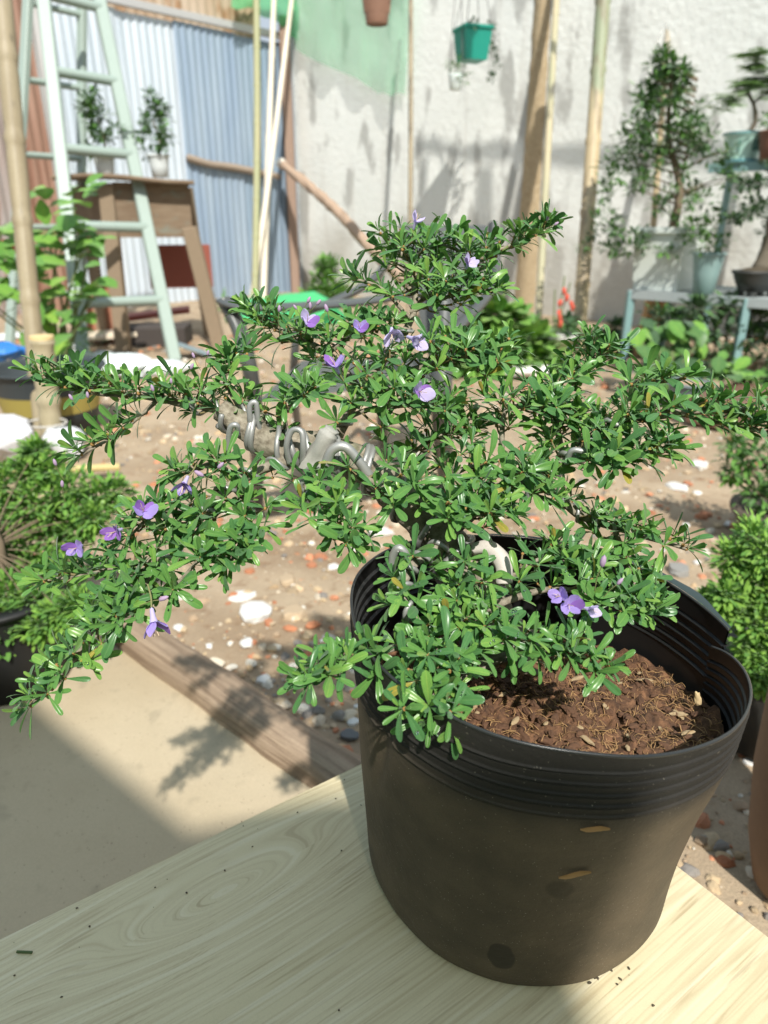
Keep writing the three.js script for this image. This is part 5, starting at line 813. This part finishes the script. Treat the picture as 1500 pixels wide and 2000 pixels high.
// ---------- rubble on the soil ----------
const white = mat(0.78, 0.77, 0.74, 0.8, { map: rep(speckTex, 1, 1) }), beige = mat(0.55, 0.42, 0.28, 0.9, { map: speckTex }), brick = mat(0.5, 0.21, 0.11, 0.9, { map: speckTex }), greyS = mat(0.3, 0.29, 0.27, 0.9, { map: speckTex }), darkS = mat(0.13, 0.135, 0.14, 0.85);
function chipped(g, k) { const p = g.attributes.position, cut = []; for (let i = 0; i < 7; i++) { const a = i * 0.9 + gs() * 0.5; cut.push([V(Math.cos(a), gs() * 0.3 + 0.1, Math.sin(a)).normalize(), k * rr(0.5, 0.85)]); } cut.push([V(gs() * 0.2, 1, gs() * 0.2).normalize(), k * 0.22]); for (let i = 0; i < p.count; i++) { const v = V(p.getX(i), p.getY(i), p.getZ(i)); for (const [n, d] of cut) { const e = v.dot(n) - d; if (e > 0) v.addScaledVector(n, -e * 0.92); } p.setXYZ(i, v.x, v.y, v.z); } g.computeVertexNormals(); return g; }
function rock(label, u, v, px, m, flat = 0.35, name = 'stone', group) { const p = level(u, v), k = proj(p)[2] / FOCAL * px / 2, g = chipped(stone(k, rr(0.9, 1.1), flat, rr(0.65, 0.95), u * 0.37), k); g.rotateY(rnd() * 6); g.translate(p.x, groundH(p.x, p.z) + k * flat * 0.55, p.z); tag(mesh(name, g, m), label, 'stone', group); }
rock('largest white stone chip on the soil between branch and bag', 498, 1196, 86, white, 0.25);
rock('white stone chip close below the largest one', 482, 1256, 40, white, 0.3); rock('white chip beside the timber beam, nearest to it', 514, 1322, 38, white, 0.3);
rock('cream rounded stone next to the timber beam', 420, 1302, 48, mat(0.66, 0.58, 0.45, 0.9), 0.5); rock('flat tan stone right of the largest white chip', 575, 1200, 66, beige, 0.35);
rock('white chip against the left side of the grow bag', 690, 1396, 34, white, 0.3); rock('dark slate stone between beam and grow bag', 682, 1428, 44, darkS, 0.4);
rock('orange brick shard lying by the dark slate stone', 668, 1462, 56, brick, 0.3, 'brick_shard'); rock('small white chip left of the bag rim', 652, 1102, 32, white, 0.4);
rock('white chip under the flowers of the left branch', 353, 1156, 34, white, 0.3); rock('white patch of broken plaster above the largest chip', 470, 1158, 70, white, 0.12);
rock('grey stone behind the bag rim on the right', 1325, 1112, 64, greyS, 0.45); rock('white stone chip beside the torn bag rim', 1466, 1475, 26, white, 0.5);
rock('pinkish flat tile piece in the middle of the soil', 1420, 1050, 74, mat(0.6, 0.42, 0.32, 0.9), 0.12); rock('long white splinter under the right branches', 1325, 948, 60, white, 0.12);
rock('white plaster lump under the right branches', 1368, 905, 46, white, 0.3); rock('dark pebble near the low edge shrub', 1452, 1004, 40, darkS, 0.4);
rock('orange brick piece beside the cypress tufts', 1440, 1024, 40, brick, 0.3, 'brick_shard'); rock('tan stone below the largest white chip', 560, 1130, 46, beige, 0.4); rock('pale stone at the beam side near the slab corner', 455, 1332, 34, beige, 0.4);
rock('flat white stone glimpsed through the centre foliage', 745, 1030, 60, white, 0.2);
for (let i = 0; i < 72; i++) { const s = i < 48, u = s ? rr(330, 700) : rr(1180, 1480), v = s ? rr(1080, 1480) : rr(880, 1100), p = level(u, v); if (p.clone().sub(beamA).dot(beamOut) < 0.09) continue; const k = i % 3; rock(['small white chip of rubble on the bare soil', 'small tan pebble on the bare soil', 'small orange brick crumb on the bare soil'][k], u, v, rr(10, 28), [white, beige, brick][k], 0.4, ['white_chip', 'pebble', 'brick_crumb'][k], ['white rubble chips', 'tan pebbles', 'brick crumbs'][k]); }
{
  const geo = new THREE.IcosahedronGeometry(1, 1), q = geo.attributes.position; for (let i = 0; i < q.count; i++) { const f = 1 + 0.35 * N(q.getX(i) * 1.3, q.getY(i) * 1.3, q.getZ(i) * 1.3 + 4); q.setXYZ(i, q.getX(i) * f, q.getY(i) * f, q.getZ(i) * f); } geo.computeVertexNormals();
  const n = 11000, im = new THREE.InstancedMesh(geo, mat(1, 1, 1, 0.92), n), m4 = new THREE.Matrix4(), e = new THREE.Euler(), c = new THREE.Color(); let k = 0, tries = 0;
  const cols = [[0.45, 0.32, 0.19], [0.52, 0.4, 0.26], [0.36, 0.26, 0.17], [0.5, 0.22, 0.12], [0.55, 0.47, 0.36], [0.4, 0.3, 0.19], [0.46, 0.35, 0.22], [0.62, 0.58, 0.5], [0.22, 0.2, 0.18], [0.44, 0.18, 0.09]];
  while (k < n && tries++ < 90000) {
    const d = 0.45 + Math.pow(rnd(), 1.5) * 4.6, x = rr(-0.62, 0.62) * (d * 0.95 + 0.35), p = V(x, 0, -d); if (p.clone().sub(beamA).dot(beamOut) < 0.06) continue;
    const dens = smooth(-0.25, 0.2, fbm(x * 2.6, d * 2.6, 5, 3)); if (rnd() > 0.25 + dens) continue;
    const r = (0.0016 + 0.0085 * Math.pow(rnd(), 4)) * (1 + 0.22 * d), sy = rr(0.45, 0.8);
    e.set(gs() * 0.4, rnd() * 6.28, gs() * 0.4); m4.compose(V(x, groundH(x, -d) + r * sy * 0.35, -d), new THREE.Quaternion().setFromEuler(e), V(r * rr(0.8, 1.4), r * sy, r)); im.setMatrixAt(k, m4); const cc = cols[Math.floor(rnd() * cols.length)], b = rr(0.75, 1.2); im.setColorAt(k, c.setRGB(cc[0] * b, cc[1] * b, cc[2] * b)); k++;
  }
  im.count = k; im.name = 'gravel'; im.castShadow = im.receiveShadow = true; im.userData = { kind: 'stuff', label: 'fine gravel and brick grit over the bare soil', category: 'gravel' }; scene.add(im);
}
renderer.render(scene, camera);
